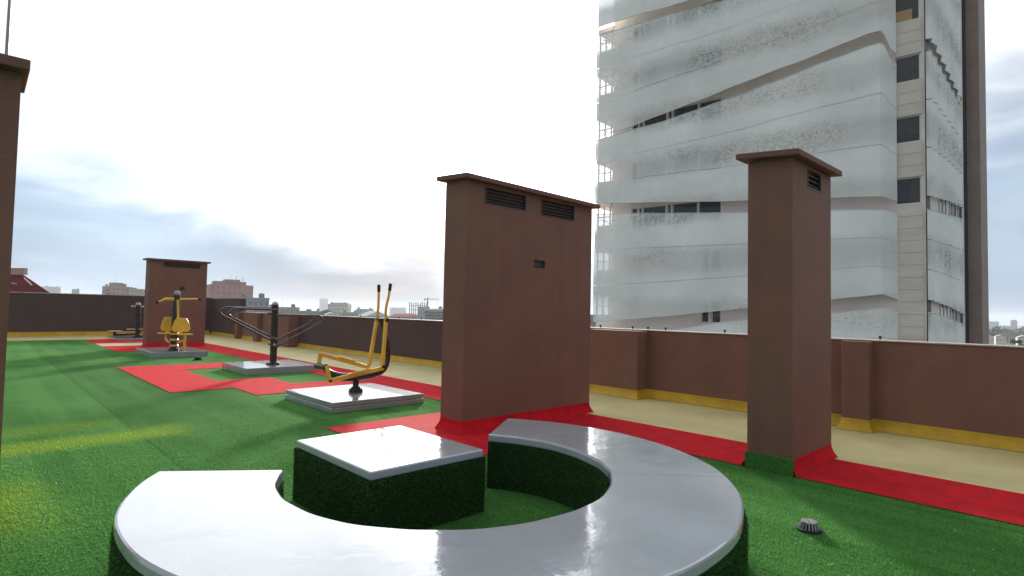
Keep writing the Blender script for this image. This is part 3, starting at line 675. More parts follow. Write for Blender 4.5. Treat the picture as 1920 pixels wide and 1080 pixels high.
rr = np.hypot(P[:, 0]-CX, P[:, 1]-CY); aa = np.arctan2(P[:, 1]-CY, P[:, 0]-CX) % (2*math.pi)
keep &= ~((rr > RI) & (rr < RO) & ~((aa > A1-2*math.pi) & (aa < A0)))
P = P[keep]
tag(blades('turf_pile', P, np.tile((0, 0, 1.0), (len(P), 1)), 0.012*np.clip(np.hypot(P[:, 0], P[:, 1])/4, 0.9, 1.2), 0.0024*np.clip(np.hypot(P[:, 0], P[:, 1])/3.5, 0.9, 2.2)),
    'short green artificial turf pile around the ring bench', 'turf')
def wall_pts(n, fn):
    t = rng.random(n); z = rng.random(n); return fn(t, z)
def ring_pts(t, z, r, s_):
    a = A0+(A1-A0)*t; u = np.stack([np.cos(a), np.sin(a), 0*a], 1)
    return np.stack([CX+r*np.cos(a), CY+r*np.sin(a), 0.005+0.375*z], 1), u*s_
Pa, Na = wall_pts(26000, lambda t, z: ring_pts(t, z, RO+0.006, 1)); Pb, Nb = wall_pts(16000, lambda t, z: ring_pts(t, z, RI-0.004, -1))
blades('turf_pile', np.vstack([Pa, Pb]), np.vstack([Na, Nb]), 0.014, 0.0026, bench, 'turf')
pts, nr = [], []
for (x0, y0), (x1, y1), n_ in (((TB[0]-.008, TB[2]-.008), (TB[0]-.008, TB[3]+.008), (-1, 0, 0)), ((TB[0]-.008, TB[2]-.008), (TB[1]+.012, TB[2]-.008), (0, -1, 0)), ((TB[1]+.012, TB[2]-.008), (TB[1]+.012, TB[3]+.008), (1, 0, 0))):
    t, z = rng.random(7000), rng.random(7000); pts.append(np.stack([x0+(x1-x0)*t, y0+(y1-y0)*t, 0.005+0.393*z], 1)); nr.append(np.tile(np.array(n_, float), (7000, 1)))
blades('turf_pile', np.vstack(pts), np.vstack(nr), 0.014, 0.0026, table, 'turf')

# pale scraps caught in the pile at the near right
q = MB()
for k in range(70):
    a = at_z(1480+rng.random()*430, 985+rng.random()*110, 0.012); u = rng.normal(size=3)*0.006; w_ = rng.normal(size=3)*0.004
    q.add([a-u, a+w_, a+u], [(0, 1, 2)])
tag(q.build('turf_flecks', M['coping']), 'pale dry flecks caught in the turf at near right', 'debris', kind='stuff')
for (x, y, z), r_, par in (((XB, YB, 0.192), 0.115, bars), ((XP, YP, 0.212), 0.12, pull)):
    for k in range(4):
        a = math.pi/4+k*math.pi/2; MB().lathe((x+r_*math.cos(a), y+r_*math.sin(a), z), [(0.016, 0), (0.016, 0.014), (0.008, 0.018)], 6).build('bolt', M['pole'], par)

# ------------------------------------------------------------------ the tower with perforated screens
TP = at_depth(1705, 400, 30.0)                        # a point on the street front
dl = np.array((math.cos(math.radians(96.3)), math.sin(math.radians(96.3)), 0)); nl = np.array((-dl[1], dl[0], 0)); nl = nl if np.dot(nl, EYE-TP) > 0 else -nl
def front_u(px, off=0.0, py=400): return float(np.dot(at_plane(px, py, TP+nl*off, nl)-TP, dl))
def fr(u, z, off=0.0): p = TP+dl*u+nl*off; return np.array((p[0], p[1], z))
def front_z(px, py, off=0.0): return float(at_plane(px, py, TP+nl*off, nl)[2])
UC = front_u(1736); UL = front_u(1147); UE = front_u(1119)
Z0, Z1 = -22.0, 26.0
corner = fr(UC, 0)
tower = thing('tower_building', 'tall beige tower wrapped in wavy white perforated screens beyond the parapet', 'tower', (corner[0], corner[1], Z0))
WZ = [8.27+3.3*k for k in range(-3, 5)]; WH = 0.70
cols = [(1184, 1195), (1197, 1203.5), (1205, 1248), (1251, 1258), (1260.5, 1307.5), (1309.5, 1352)]
cmat0 = mat('grey_reflection', (0.055, 0.062, 0.072), 0.5, 0.15, 2)
wins = []
for zc in WZ:
    for i, (a, b_) in enumerate(cols):
        if zc < 8 and i < 5: continue
        if zc < 8: wins += [(front_u(1330), front_u(1316), zc), (front_u(1352), front_u(1335), zc)]
        else: wins.append((front_u(b_), front_u(a), zc))
stair = [(front_u(1728), front_u(1680), zc) for zc in WZ if zc > 8]
holes = [(u0, u1, zc-WH, zc+WH) for u0, u1, zc in wins+stair]
def on_front(mb_src):                                   # local (u, depth, z) -> world
    for i, (u, d, z) in enumerate(mb_src.v): p = fr(u, z, -d); mb_src.v[i] = tuple(p)
    return mb_src
w = MB(); facade(w, UC, UL, Z0, Z1, 0.0, holes, 0.22, mi_back=1); w.box(UC+0.02, UL, 0.3, 13, Z0, Z1, skip=('f',)); w.add([(UC, 0, Z0), (UC, 13, Z0), (UC, 13, Z1), (UC, 0, Z1)], [(0, 1, 2, 3)])
on_front(w).build('wall', [M['beige'], M['dark']], tower)
for u0, u1, zc in wins+stair:
    g = MB(); g.add([(u0+.04, 0.13, zc-WH+.04), (u1-.04, 0.13, zc-WH+.04), (u1-.04, 0.13, zc+WH-.04), (u0+.04, 0.13, zc+WH-.04)], [(0, 1, 2, 3)])
    go = on_front(g).build('window', M['glass'], tower)
    f = MB(); t_ = 0.05
    f.box(u0, u1, .09, .15, zc-WH, zc-WH+t_).box(u0, u1, .09, .15, zc+WH-t_, zc+WH).box(u0, u0+t_*1.3, .09, .15, zc-WH+t_, zc+WH-t_).box(u1-t_, u1, .09, .15, zc-WH+t_, zc+WH-t_)
    on_front(f).build('frame', M['frame'], go)
for k, (u0, u1, zc) in enumerate(stair):
    g = MB(); ua = u0+0.07+(u1-u0)*0.02; ub = u0+(u1-u0)*(0.42, 0.55, 0.36, 0.5, 0.4)[k % 5]; g.box(ua, ub, 0.118, 0.126, zc-WH+0.06+(0.0, 0.35, 0.0, 0.2, 0.5)[k % 5], zc+WH-0.06)
    on_front(g).build('pane_reflection', cmat0, tower)  # grey part of the pane's reflection, put in as a thin sheet
bz = WZ[-2]
g = MB(); g.box(front_u(1713), front_u(1682), 0.10, 0.125, bz-WH+0.05, bz-0.05); tag(on_front(g).build('window_board', M['board'], tower), 'tan board behind the stair window')
# beige cladding boards on the stair strip beside the corner
U0, U1 = UC+0.10, front_u(1679)
zz = [Z0+14]; 
for zc in WZ:
    if zc > 8: zz += [zc-WH-0.02, zc+WH+0.02]
zz += [Z1]
for k in range(0, len(zz)-1, 2):
    a, b_ = zz[k], zz[k+1]; n = max(1, round((b_-a)/0.66)); h = (b_-a)/n
    for j in range(n):
        g = MB(); g.box(U0, U1, -0.05, -0.002, a+j*h+0.008, a+(j+1)*h-0.008); on_front(g).build('cladding_board', M['beige_board'], tower)
# open corner bays with white frames at the far end
for k, zc in enumerate(WZ):
    g = MB(); g.box(UL+0.002, UE, -0.1, 5.0, zc+WH+0.35, zc+WH+0.65); g.box(UL+0.002, UE-0.05, 0.0, 0.12, zc-3.3+WH+0.651, zc-0.35)
    on_front(g).build('balcony_slab', M['beige'], tower)
    g = MB()
    for u in np.linspace(UL+0.15, UE-0.1, 3): g.box(u-0.05, u+0.05, 0.0, 0.08, zc-0.349, zc+WH+0.349)
    g.box(UL+0.16, UE-0.11, 0.01, 0.07, zc+0.25, zc+0.32)
    on_front(g).build('balcony_frame', M['frame'], tower)
# screens on the street front: edges traced as (pixel x, pixel y) along top and bottom
OFF = 0.85
bands = [  # top edge, bottom edge
 ([(1119, -420), (1681, -560)], [(1119, 51), (1260, 10), (1352, -18), (1480, -60), (1660, -125), (1681, -90)]),
 ([(1119, 68), (1183, 48), (1280, 22), (1352, 2), (1480, -42), (1660, -105), (1681, -70)], [(1117, 259), (1144, 250), (1183, 237), (1260, 207), (1352, 171), (1480, 122), (1640, 58), (1658, 57), (1668, 82), (1681, 95)]),
 ([(1116, 264), (1183, 244), (1260, 222), (1352, 190), (1480, 142), (1646, 79), (1658, 80), (1668, 102), (1681, 113)], [(1112, 381), (1182, 380), (1352, 377), (1480, 373), (1650, 367), (1681, 373)]),
 ([(1113, 402), (1182, 400), (1352, 399), (1480, 396), (1640, 392), (1681, 397)], [(1113, 604), (1260, 592), (1401, 577), (1559, 561), (1656, 551), (1681, 561)]),
 ([(1113, 640), (1260, 618), (1352, 604), (1401, 599), (1559, 587), (1656, 576), (1681, 584)], [(1113, 900), (1681, 860)]),
]
ULs, URs = front_u(1116, OFF), front_u(1679.5, OFF)
def edge(pl):
    us = [front_u(x, OFF) for x, y in pl]; zs_ = [front_z(x, y, OFF) for x, y in pl]; o = np.argsort(us)
    return np.array(us)[o], np.array(zs_)[o]
NC = 11
for bi, (te, be) in enumerate(bands):
    tu, tz = edge(te); bu, bz_ = edge(be)
    band = bpy.data.objects.new('screen_band', None); COL.objects.link(band); band.parent = tower; WORLD_LOC[band.name] = WORLD_LOC[tower.name]
    nr_ = 3 if bi in (1, 2, 3) else 5
    def surf(s, v, ph=bi*1.3):
        u = URs+(ULs-URs)*s; zt_ = np.interp(u, tu, tz); zb = np.interp(u, bu, bz_)
        z = zb+(zt_-zb)*v
        wv = 0.10*math.sin(math.pi*v)+0.05*math.sin(5.5*s*math.pi+ph)*math.sin(math.pi*v)+0.05*math.sin(17*s+2*v+ph)+0.04*math.sin(41*s-3*v+ph)
        k = min(1, s/0.035); bend = 0.75*(1-k)**1.2              # the near edge folds back to the wall
        return fr(u, z, OFF+wv-bend)
    ss = np.concatenate([np.linspace(0, 0.036, 3), np.linspace(0.036, 1, NC)[1:]])
    for ci in range(len(ss)-1):
        for ri in range(nr_):
            s0, s1 = ss[ci], ss[ci+1]
            v0, v1 = ri/nr_+0.0020*(ri > 0), (ri+1)/nr_-0.0020*(ri < nr_-1)
            g = MB(); ns, nv = 3, 3
            vs2 = [surf(s0+(s1-s0)*i/ns, v0+(v1-v0)*j/nv) for j in range(nv+1) for i in range(ns+1)]
            g.add(vs2, [(j*(ns+1)+i, j*(ns+1)+i+1, (j+1)*(ns+1)+i+1, (j+1)*(ns+1)+i) for j in range(nv) for i in range(ns)])
            g.build('panel', M['screen'], band, smooth=True)
    # rolled rim along the lower and upper edge
    for v in (0.0, 1.0):
        MB().tube([surf(s, v) for s in np.linspace(0, 1, 30)], 0.022, 6).build('rim', M['screen_edge'], band, smooth=True)
    for s in np.linspace(0.05, 0.97, 7):                        # brackets to the wall
        for v in (0.06, 0.94):
            p = surf(s, v); u = float(np.dot(p-TP, dl)); MB().bar(p, fr(u, p[2], 0.01), 0.05).build('bracket', M['frame'], band)
# side front: pleated screens, windows, taupe pier
XC, YCn = corner[0], corner[1]
def side_x(px, off=0.0): return float(at_Y(px, 400, YCn-off)[0])
XE = side_x(1808)
g = MB(); g.box(XC+0.7, XE+4, YCn+0.02, YCn+10, Z0, Z1)
g.build('side_wall', M['beige'], tower)
for zc in WZ:
    for x0, x1 in ((0.30, 0.36), (0.39, 0.45), (0.56, 0.62), (0.66, 0.72), (0.8, 0.9)):
        a, b_ = XC+(XE-XC)*x0, XC+(XE-XC)*x1
        go = MB().box(a, b_, YCn-0.02, YCn+0.01, zc-WH, zc+WH).build('window', M['glass'], tower)
        f = MB(); f.box(a-.06, a-.001, YCn-.05, YCn, zc-WH, zc+WH).box(b_+.001, b_+.06, YCn-.05, YCn, zc-WH, zc+WH); f.build('frame', M['frame'], go)
SO = 0.20
rb = [([(1741, -560), (1806, -560)], [(1741, 77), (1749, 77), (1804, 190)]),
      ([(1739, 101), (1749, 100), (1803, 203)], [(1744, 367), (1780, 377), (1806, 390)]),
      ([(1745, 394), (1805, 411)], [(1744, 562), (1780, 575), (1807, 590)]),
      ([(1749, 587), (1806, 609)], [(1745, 860), (1808, 900)])]
X0s, X1s = side_x(1742, SO), side_x(1806, SO)
for bi, (te, be) in enumerate(rb):
    pt = [(side_x(x, SO), float(at_Y(x, y, YCn-SO)[2])) for x, y in te]; pb = [(side_x(x, SO), float(at_Y(x, y, YCn-SO)[2])) for x, y in be]
    band = bpy.data.objects.new('screen_band', None); COL.objects.link(band); band.parent = tower; WORLD_LOC[band.name] = WORLD_LOC[tower.name]
    np_ = 8
    def sf(s, v):
        x = X0s+(X1s-X0s)*s; zt_ = np.interp(x, *zip(*pt)); zb = np.interp(x, *zip(*pb))
        ph = (s*np_) % 1.0; d = 0.17*(1-abs(2*ph-1)) if s < 0.9999 else 0.0
        return np.array((x, YCn-SO-d+0.08, zb+(zt_-zb)*v))
    for c in range(np_):
        for ri in range(3):
            v0, v1 = ri/3+0.003*(ri > 0), (ri+1)/3-0.003*(ri < 2)
            sa = [c/np_, (c+0.3)/np_, (c+0.5)/np_, (c+0.7)/np_, (c+0.9999)/np_]
            g = MB(); vs2 = [sf(s, v) for v in (v0, (v0+v1)/2, v1) for s in sa]
            g.add(vs2, [(j*5+i, j*5+i+1, (j+1)*5+i+1, (j+1)*5+i) for j in range(2) for i in range(4)]); g.build('panel', M['screen'], band)
    for v in (0.0, 1.0):
        MB().tube([sf(s, v) for s in np.linspace(0, 0.9999, 33)], 0.022, 6).build('rim', M['screen_edge'], band)
g = MB(); g.box(XC+0.03, XC+0.9, YCn-0.03, YCn+0.018, Z0, Z1); g.build('corner_joint', M['louvre'], tower)
px0 = float(at_Y(1811, 300, YCn-0.06)[0])
g = MB(); y1 = float(at_X(1838, 300, px0)[1]); x1 = float(at_Y(1850, 300, y1)[0]); g.box(px0, x1, y1, YCn+9, Z0, Z1+1)
tag(g.build('pier', M['fin'], tower), 'plain taupe pier at the far corner of the tower')
g = MB(); g.box(XE+0.05, px0-0.001, YCn-0.12, YCn+0.019, Z0, Z1); g.build('shadow_gap_panel', M['louvre'], tower)

# ------------------------------------------------------------------ the town beyond the roof
GZ = -22.0
M['ground'] = mat('town_ground', (0.12, 0.125, 0.10), 0.9, 0.3, 0.02, col2=(0.07, 0.09, 0.05))
b = MB(); n = 64; R = 3900.0
b.add([(0, 0, GZ)]+[(R*math.cos(2*math.pi*i/n), R*math.sin(2*math.pi*i/n), GZ) for i in range(n)], [(0, i+1, (i+1) % n+1) for i in range(n)])
tag(b.build('ground', M['ground']), kind='structure')
CM = {}
def cmat(c):
    if c not in CM: CM[c] = mat('town_render_%d' % len(CM), c, 0.8, 0.1, 0.15, spec=0.25)
    return CM[c]
def town_house(name, label, x0, x1, ytop, dep, col, cat='building', rot=12, blocks=(), roof=None, floors=3, cols_=6, win=True, group='town buildings beyond the roof', depth_k=0.8, wcol=None):
    """a block spanning pixels x0..x1 at that distance; blocks: extra volumes (from, to, metres higher)"""
    xm = (x0+x1)/2; c = at_depth(xm, ytop, dep); zt_ = c[2]; w = (x1-x0)/F*dep
    t = thing(name, label, cat, (c[0], c[1], GZ), group)
    az = math.atan2(c[1], c[0])+math.radians(rot); fx = np.array((math.sin(az), -math.cos(az), 0)); fy = np.array((math.cos(az), math.sin(az), 0))
    dp = w*depth_k
    L_ = lambda u, v, z: np.array((c[0], c[1], 0))+fx*u+fy*v+np.array((0, 0, z))
    def blk(u0, u1, v0, v1, z0, z1, nm, mt, par):
        q = MB(); q.add([L_(u, v, z) for z in (z0, z1) for v in (v0, v1) for u in (u0, u1)], [(0, 2, 3, 1), (4, 5, 7, 6), (0, 1, 5, 4), (2, 6, 7, 3), (0, 4, 6, 2), (1, 3, 7, 5)]); return q.build(nm, mt, par)
    wl = blk(-w/2, w/2, 0, dp, GZ, zt_, 'wall', cmat(col), t)
    for a, b_, h in blocks:
        blk(-w/2+w*a, -w/2+w*b_, dp*0.15, dp*0.8, zt_+0.002, zt_+h, 'roof_block', cmat(tuple(k*0.93 for k in col)), t)
    if roof == 'gable':
        rh = w*0.22; q = MB(); e = 0.04*w
        A = [L_(-w/2-e, -e, zt_), L_(w/2+e, -e, zt_), L_(0, -e, zt_+rh)]; q.prism(A, fy*(dp+2*e)); q.build('roof', cmat(wcol or (0.5, 0.5, 0.5)), t)
    elif roof == 'hip':
        rh = w*0.16; q = MB(); e = 0.04*w
        q.add([L_(-w/2-e, -e, zt_), L_(w/2+e, -e, zt_), L_(w/2+e, dp+e, zt_), L_(-w/2-e, dp+e, zt_), L_(-w/4, dp/2, zt_+rh), L_(w/4, dp/2, zt_+rh)], [(0, 1, 5, 4), (1, 2, 5), (2, 3, 4, 5), (3, 0, 4), (3, 2, 1, 0)]); q.build('roof', cmat(wcol or (0.3, 0.12, 0.09)), t)
    else:
        blk(-w/2-0.15, w/2+0.15, -0.15, dp+0.15, zt_+0.003, zt_+0.35 if not blocks else zt_+0.001+0.0005, 'roof_edge', cmat(tuple(min(1, k*1.15) for k in col)), t) if not blocks else None
    if roof is None and w > 6:                                # clutter on the flat roofs
        for k in range(3):
            u = w*(-0.36+0.3*k+0.1*rng.random()); s_ = 0.5+0.5*rng.random(); hh = zt_+max([0.36]+[b3[2] for b3 in blocks])
            if k == 1:
                q = MB(); p_ = L_(u, dp*0.4, zt_); q.bar(p_, p_+np.array((0, 0, hh-zt_+3.2)), 0.09, 0.09, up=(1, 0, 0)); q.bar(L_(u-0.6, dp*0.4, hh+2.7), L_(u+0.6, dp*0.4, hh+2.7), 0.06); q.build('aerial', M['pole'], t)
            else:
                q = MB(); q.lathe(L_(u, dp*0.1, zt_+0.001), [(s_, 0), (s_, 1.3*s_+0.4), (s_*0.3, 1.3*s_+0.7)], 10); q.build('roof_tank', cmat((0.20, 0.21, 0.22)), t)
    if win:
        fh = 3.2; proto = None
        for r_ in range(floors):
            for k in range(cols_):
                u = -w/2+w*(k+0.5)/cols_; z = zt_-1.0-fh*r_
                ww = min(w/cols_*0.5, 1.8)
                q = MB(); q.add([L_(u+su*ww/2, -0.06, z+sz) for su, sz in ((-1, -1.4), (1, -1.4), (1, 0), (-1, 0))], [(0, 1, 2, 3)])
                q.build('window', cmat(tuple(round(k*0.7, 4) for k in col)), t)
    return t
PINK = (0.42, 0.185, 0.165); PALE = (0.50, 0.44, 0.38); GREY = (0.30, 0.32, 0.35)
town_house('apartment_block', 'pink red apartment block with stepped roof beyond the far wall', 399, 472, 534, 330, PINK, blocks=((0.1, 0.85, 2.0), (0.35, 0.7, 3.2)), floors=3, cols_=8, rot=8)
town_house('flat_roof_block', 'grey blue flat roofed block below the pink apartment block', 446, 503, 560, 190, GREY, rot=10, cols_=6)
town_house('apartment_block', 'beige apartment block with a small roof tower left of the far shaft', 204, 240, 537, 360, (0.34, 0.23, 0.185), blocks=((0.25, 0.75, 2.4),), cols_=5, rot=15)
town_house('apartment_block', 'pale row of flats touching the left side of the far shaft', 239, 290, 542, 420, (0.36, 0.28, 0.25), blocks=((0.0, 0.4, 1.0),), cols_=7, rot=15)
town_house('pale_tower', 'faint pale block beside the dark red roof', 86, 111, 538, 900, (0.55, 0.45, 0.42), win=False)
town_house('pale_tower', 'tiny grey block standing above the middle of the end wall', 138, 148, 543, 700, (0.35, 0.36, 0.38), win=False)
town_house('warehouse', 'long low beige roof just right of the double bar post', 500, 560, 577, 260, (0.40, 0.34, 0.27), cols_=7, floors=1, rot=6)
town_house('warehouse', 'dark grey low roofline behind the bent bars', 548, 606, 583, 420, (0.14, 0.16, 0.17), cols_=8, floors=1, rot=4, blocks=((0.5, 0.62, 1.3),))
town_house('apartment_block', 'pale beige tapering block standing alone on the skyline', 615, 652, 570, 520, PALE, blocks=((0.1, 0.9, 1.3),), cols_=6, floors=4, rot=-14)
town_house('pale_tower', 'thin pale tower fading into haze on the skyline', 602, 615, 560, 1900, (0.40, 0.42, 0.46), win=False, depth_k=1)
town_house('shed', 'dark green gabled shed beside the pale tapering block', 599, 626, 586, 330, (0.10, 0.14, 0.12), cat='shed', roof='gable', wcol=(0.10, 0.15, 0.14), win=False, rot=6)
town_house('shed', 'small white gabled roof above the parapet coping', 611, 633, 590, 150, (0.55, 0.5, 0.45), cat='shed', roof='gable', wcol=(0.72, 0.70, 0.68), win=False, rot=10)
town_house('warehouse', 'low green grey warehouse right of the pale tapering block', 640, 672, 586, 430, (0.25, 0.30, 0.26), cols_=4, floors=1)
town_house('office_block', 'pale blue flat block left of the lever grips', 668, 699, 580, 480, (0.42, 0.47, 0.52), cols_=5, floors=3, rot=-6)
town_house('shed', 'wide white low pitched roof left of the walking trainer levers', 686, 730, 593, 210, (0.45, 0.47, 0.45), cat='shed', roof='gable', wcol=(0.62, 0.66, 0.65), win=False, rot=25)
town_house('terrace_house', 'pink tiled low house right of the lever grips', 734, 768, 594, 300, (0.45, 0.25, 0.22), cat='house', roof='hip', wcol=(0.42, 0.16, 0.13), cols_=5, floors=1)
town_house('terrace_house', 'red tiled house in front of the construction frame', 757, 784, 592, 360, (0.45, 0.25, 0.22), cat='house', roof='hip', wcol=(0.40, 0.17, 0.15), cols_=4, floors=1)
town_house('pale_tower', 'hazy low slab of flats between lever grips and construction frame', 735, 762, 577, 1500, (0.42, 0.44, 0.47), win=False)
t = town_house('glass_block', 'grey banded glass office block beside the big shaft', 797, 834, 581, 300, (0.36, 0.40, 0.43), win=False, rot=-4)
c0 = at_depth(797, 581, 298); c1 = at_depth(834, 581, 298)
for k in range(5):
    z = c0[2]-1.2-1.7*k; q = MB(); a = np.array((c0[0], c0[1], z)); b_ = np.array((c1[0], c1[1], z)); q.bar(a, b_, 0.3, 0.8); q.build('glass_band', M['glass'], t)
q = MB(); q.bar((c0[0], c0[1], c0[2]+0.3), (c1[0], c1[1], c1[2]+0.3), 1.6, 0.6); q.build('roof_edge', cmat((0.7, 0.7, 0.7)), t)
# building under construction and tower crane
dep = 620.0
cf = thing('construction_frame', 'unfinished concrete frame with bare columns beside the crane', 'building', tuple(at_depth(784, 580, dep)*np.array((1, 1, 0))+np.array((0, 0, GZ))), 'town buildings beyond the roof')
for r_ in range(6):
    a = at_depth(768, 573+r_*8, dep); b_ = at_depth(800, 573+r_*8, dep); q = MB(); q.bar(a, b_, 12, 0.5); q.build('floor_slab', cmat((0.33, 0.33, 0.34)), cf)
for k in range(9):
    a = at_depth(768+4*k, 566+(k % 3), dep); b_ = np.array((a[0], a[1], GZ)); q = MB(); q.bar(a, b_, 0.8, 0.8, up=(1, 0, 0)); q.build('column', cmat((0.30, 0.30, 0.31)), cf)
q = MB(); a = at_depth(791, 575, dep+6); q.obox((a[0], a[1], (a[2]+GZ)/2), (4.5*RT[0], 4.5*RT[1], 0), (0.3*FW[0], 0.3*FW[1], 0), (0, 0, (a[2]-GZ)/2)); q.build('wall', cmat((0.36, 0.36, 0.38)), cf)
cr = thing('tower_crane', 'distant tower crane above the unfinished concrete frame', 'crane', tuple(at_depth(802, 580, dep)*np.array((1, 1, 0))+np.array((0, 0, GZ))))
a = at_depth(802, 558, dep); q = MB(); q.bar(a, (a[0], a[1], GZ), 1.0, 1.0, up=(1, 0, 0)); q.build('mast', cmat((0.25, 0.2, 0.2)), cr)
q = MB(); q.bar(at_depth(795, 560.5, dep), at_depth(823, 561, dep), 0.6, 0.7); q.build('jib', cmat((0.25, 0.2, 0.2)), cr)
q = MB(); q.bar(at_depth(795, 562, dep), at_depth(798, 562, dep), 1.2, 1.4); q.build('counterweight', cmat((0.3, 0.28, 0.27)), cr)
# antennas on the pink block, pole on the beige block
for px, y0, y1, lab in ((443, 518, 532, 'left thin antenna on the pink apartment block'), (455, 520, 534, 'right thin antenna on the pink apartment block')):
    a, b_ = at_depth(px, y0, 333), at_depth(px, y1, 333); q = MB(); q.bar(a, (a[0], a[1], b_[2]), 0.18, 0.18, up=(1, 0, 0)); q.bar((a[0]-.5, a[1]+.4, a[2]-.7), (a[0]+.5, a[1]-.4, a[2]-.7), 0.1); tag(q.build('antenna', M['pole']), lab, 'antenna')
# house with the dark red mansard roof
hd = 62.0
h = thing('red_roof_house', 'house with a dark red sloping roof and beige parapet behind the end wall', 'house', tuple(at_depth(30, 540, hd)*np.array((1, 1, 0))+np.array((0, 0, GZ))))
M['red_tile'] = mat('dark_red_roof_sheet', (0.12, 0.013, 0.016), 0.95, 0.2, 0.8, 0.3, 6, stretch=(1, 1, 3), spec=0.05)
bk = ray(100, 560)*np.array((1, 1, 0)); bk = bk/np.linalg.norm(bk)*4.0
f0 = [at_depth(x, y, hd+d_) for x, y, d_ in ((-60, 511, 2.4), (36, 512, 2.4), (47, 517, 2.4), (104, 556, 0), (-60, 556, 0))]; low = f0
q = MB(); q.add(f0+[p_+bk for p_ in f0], [(0, 1, 2, 3, 4), (9, 8, 7, 6, 5), (0, 5, 6, 1), (1, 6, 7, 2), (2, 7, 8, 3), (3, 8, 9, 4)]); ro = q.build('roof', M['red_tile'], h)
q = MB(); a, b_ = at_depth(-60, 508, hd+2.4), at_depth(49, 509, hd+2.4); q.bar(a, b_, 0.4, 0.75); q.build('parapet', cmat((0.42, 0.30, 0.26)), h)
for (x0, y0), (x1, y1), nm in (((22, 531), (31, 532), 'skylight'), ((20, 543), (33, 543.5), 'skylight'), ((45, 521), (60, 535), 'ridge_flashing')):
    q = MB(); q.bar(at_depth(x0, y0, hd+0.9), at_depth(x1, y1, hd+0.9), 0.10, 0.10); q.build(nm, cmat((0.62, 0.5, 0.46)), h)
q = MB(); q.obox((low[3][0]-RT[0]*6+bk[0]*.6, low[3][1]-RT[1]*6+bk[1]*.6, (low[3][2]+GZ)/2-0.01), RT*np.array((6, 6, 0)), bk*0.5, (0, 0, (low[3][2]-GZ)/2)); q.build('wall', cmat((0.42, 0.30, 0.26)), h)
# right-hand skyline
town_house('apartment_block', 'hazy grey block on the skyline just right of the tower pier', 1848, 1870, 603, 1300, (0.20, 0.22, 0.24), win=False)
town_house('apartment_block', 'hazy mauve tower block rising above the right skyline', 1897, 1906, 601, 1200, (0.22, 0.16, 0.17), win=False, blocks=((0.3, 0.7, 1.5),), depth_k=1)
town_house('warehouse', 'long pale warehouse roof among the trees at far right', 1880, 1902, 612, 900, (0.5, 0.5, 0.5), win=False)
town_house('terrace_house', 'small white house below the right skyline', 1869, 1883, 631, 300, (0.6, 0.58, 0.55), cat='house', roof='gable', wcol=(0.5, 0.46, 0.44), cols_=3, floors=1)
town_house('terrace_house', 'small white house touching the tower pier', 1851, 1862, 631, 300, (0.6, 0.55, 0.48), cat='house', roof='gable', wcol=(0.55, 0.5, 0.45), cols_=2, floors=1)
town_house('terrace_house', 'pale gabled house at the right edge of the picture', 1911, 1930, 633, 280, (0.6, 0.56, 0.5), cat='house', roof='gable', wcol=(0.5, 0.46, 0.42), cols_=3, floors=1)
# town buildings seen left of the tower foot
town_house('office_block', 'grey blue block seen low between big shaft and tower', 1104, 1122, 592, 170, (0.22, 0.27, 0.31), cols_=3, floors=3)

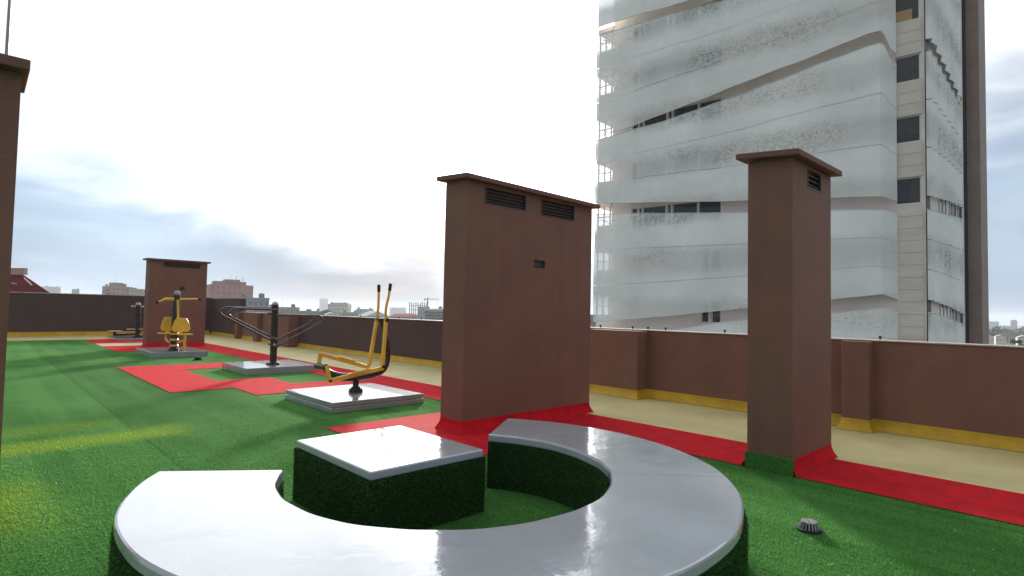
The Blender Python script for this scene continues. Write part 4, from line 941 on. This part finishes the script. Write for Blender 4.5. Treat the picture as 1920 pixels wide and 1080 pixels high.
# trees: tapered trunk, limbs and a crown of small leaf faces
M['bark'] = mat('bark', (0.09, 0.065, 0.05), 0.9, 0.25, 4, 0.4, 12)
def leafmat(nm, c):
    mt = mat(nm, c, 0.6, 0.3, 0.5, spec=0.3, col2=tuple(k*0.5 for k in c)); return mt
M['leaf'] = leafmat('tree_leaves', (0.075, 0.115, 0.040)); M['leaf2'] = leafmat('dark_tree_leaves', (0.045, 0.070, 0.035))
def tree(label, px, ytop, dep, wpx, mt, nl_=2200):
    c = at_depth(px, ytop, dep); R_ = wpx/F*dep/2; H_ = c[2]-GZ; t = thing('tree', label, 'tree', (c[0], c[1], GZ), 'trees beyond the roof')
    q = MB(); q.tube([(c[0], c[1], GZ), (c[0]+.1, c[1], GZ+H_*0.4), (c[0], c[1], GZ+H_*0.85)], [0.35, 0.24, 0.08], 8)
    cs = []
    for k in range(9):
        a = rng.random()*6.28; rr_ = R_*(0.25+0.5*rng.random()); zz_ = GZ+H_*(0.55+0.4*rng.random()); e = np.array((c[0]+rr_*math.cos(a), c[1]+rr_*math.sin(a), zz_)); cs.append(e)
        q.tube([(c[0], c[1], GZ+H_*(0.35+0.03*k)), e], [0.12, 0.04], 6)
    q.build('trunk', M['bark'], t, smooth=True)
    ctr = np.array(cs)[rng.integers(0, 9, nl_)]; d = rng.normal(size=(nl_, 3)); d /= np.linalg.norm(d, axis=1)[:, None]
    Pp = ctr+d*(R_*0.42*rng.random(nl_)**0.4)[:, None]*np.array((1, 1, 0.8)); Pp[:, 2] = np.minimum(Pp[:, 2], c[2])
    sz = 0.16*R_**0.7; u = rng.normal(size=(nl_, 3)); u /= np.linalg.norm(u, axis=1)[:, None]; w_ = np.cross(u, rng.normal(size=(nl_, 3))); w_ /= np.linalg.norm(w_, axis=1)[:, None]
    q = MB()
    for p_, a_, b_ in zip(Pp, u*sz, w_*sz): q.add([p_-a_, p_+b_*0.6, p_+a_, p_-b_*0.6], [(0, 1, 2, 3)])
    q.build('crown', mt, t)
tree('broad green tree right of the small white house', 1893, 629, 210, 22, M['leaf'])
tree('bright green tree at the right edge above the parapet', 1917, 634, 150, 20, M['leaf'])
tree('dark tree standing against the tower pier', 1858, 616, 420, 16, M['leaf2'], 1200)
tree('dark round tree left of the mauve tower block', 1873, 611, 520, 18, M['leaf2'], 1400)
tree('small dark tree beside the lever grips', 731, 587, 330, 12, M['leaf2'], 900)
tree('spindly bare topped tree left of the beige roof tower', 201, 528, 300, 9, M['leaf2'], 500)
# far wood on the right horizon: one mass
q = MB(); 
for k in range(2600):
    px = 1835+rng.random()*130; dp_ = 560+rng.random()*500; y = 618+6*rng.random()+4*math.sin(px*0.12); p_ = at_depth(px, y, dp_); s_ = 1.6+rng.random()*1.6
    u = rng.normal(size=3); u /= np.linalg.norm(u); w_ = np.cross(u, rng.normal(size=3)); w_ /= np.linalg.norm(w_)
    q.add([p_-u*s_, p_+w_*s_, p_+u*s_, p_-w_*s_], [(0, 1, 2, 3)])
    if k % 4 == 0: q.bar(p_, (p_[0], p_[1], GZ), 0.4, 0.4, up=(1, 0, 0))
tag(q.build('far_wood', M['leaf2']), 'dark belt of far trees along the right horizon', 'trees', kind='stuff')

# ------------------------------------------------------------------ haze over the town
hz = bpy.data.materials.new('haze_air'); hz.use_nodes = True; T = hz.node_tree; T.nodes.clear()
pv = T.nodes.new('ShaderNodeVolumePrincipled'); pv.inputs['Density'].default_value = 0.00026; pv.inputs['Color'].default_value = (0.86, 0.92, 0.98, 1); pv.inputs['Anisotropy'].default_value = 0.2
out = T.nodes.new('ShaderNodeOutputMaterial'); T.links.new(pv.outputs[0], out.inputs['Volume'])
tag(MB().box(-4000, 4000, -4000, 4000, GZ-1, 29).build('haze', hz), kind='stuff')
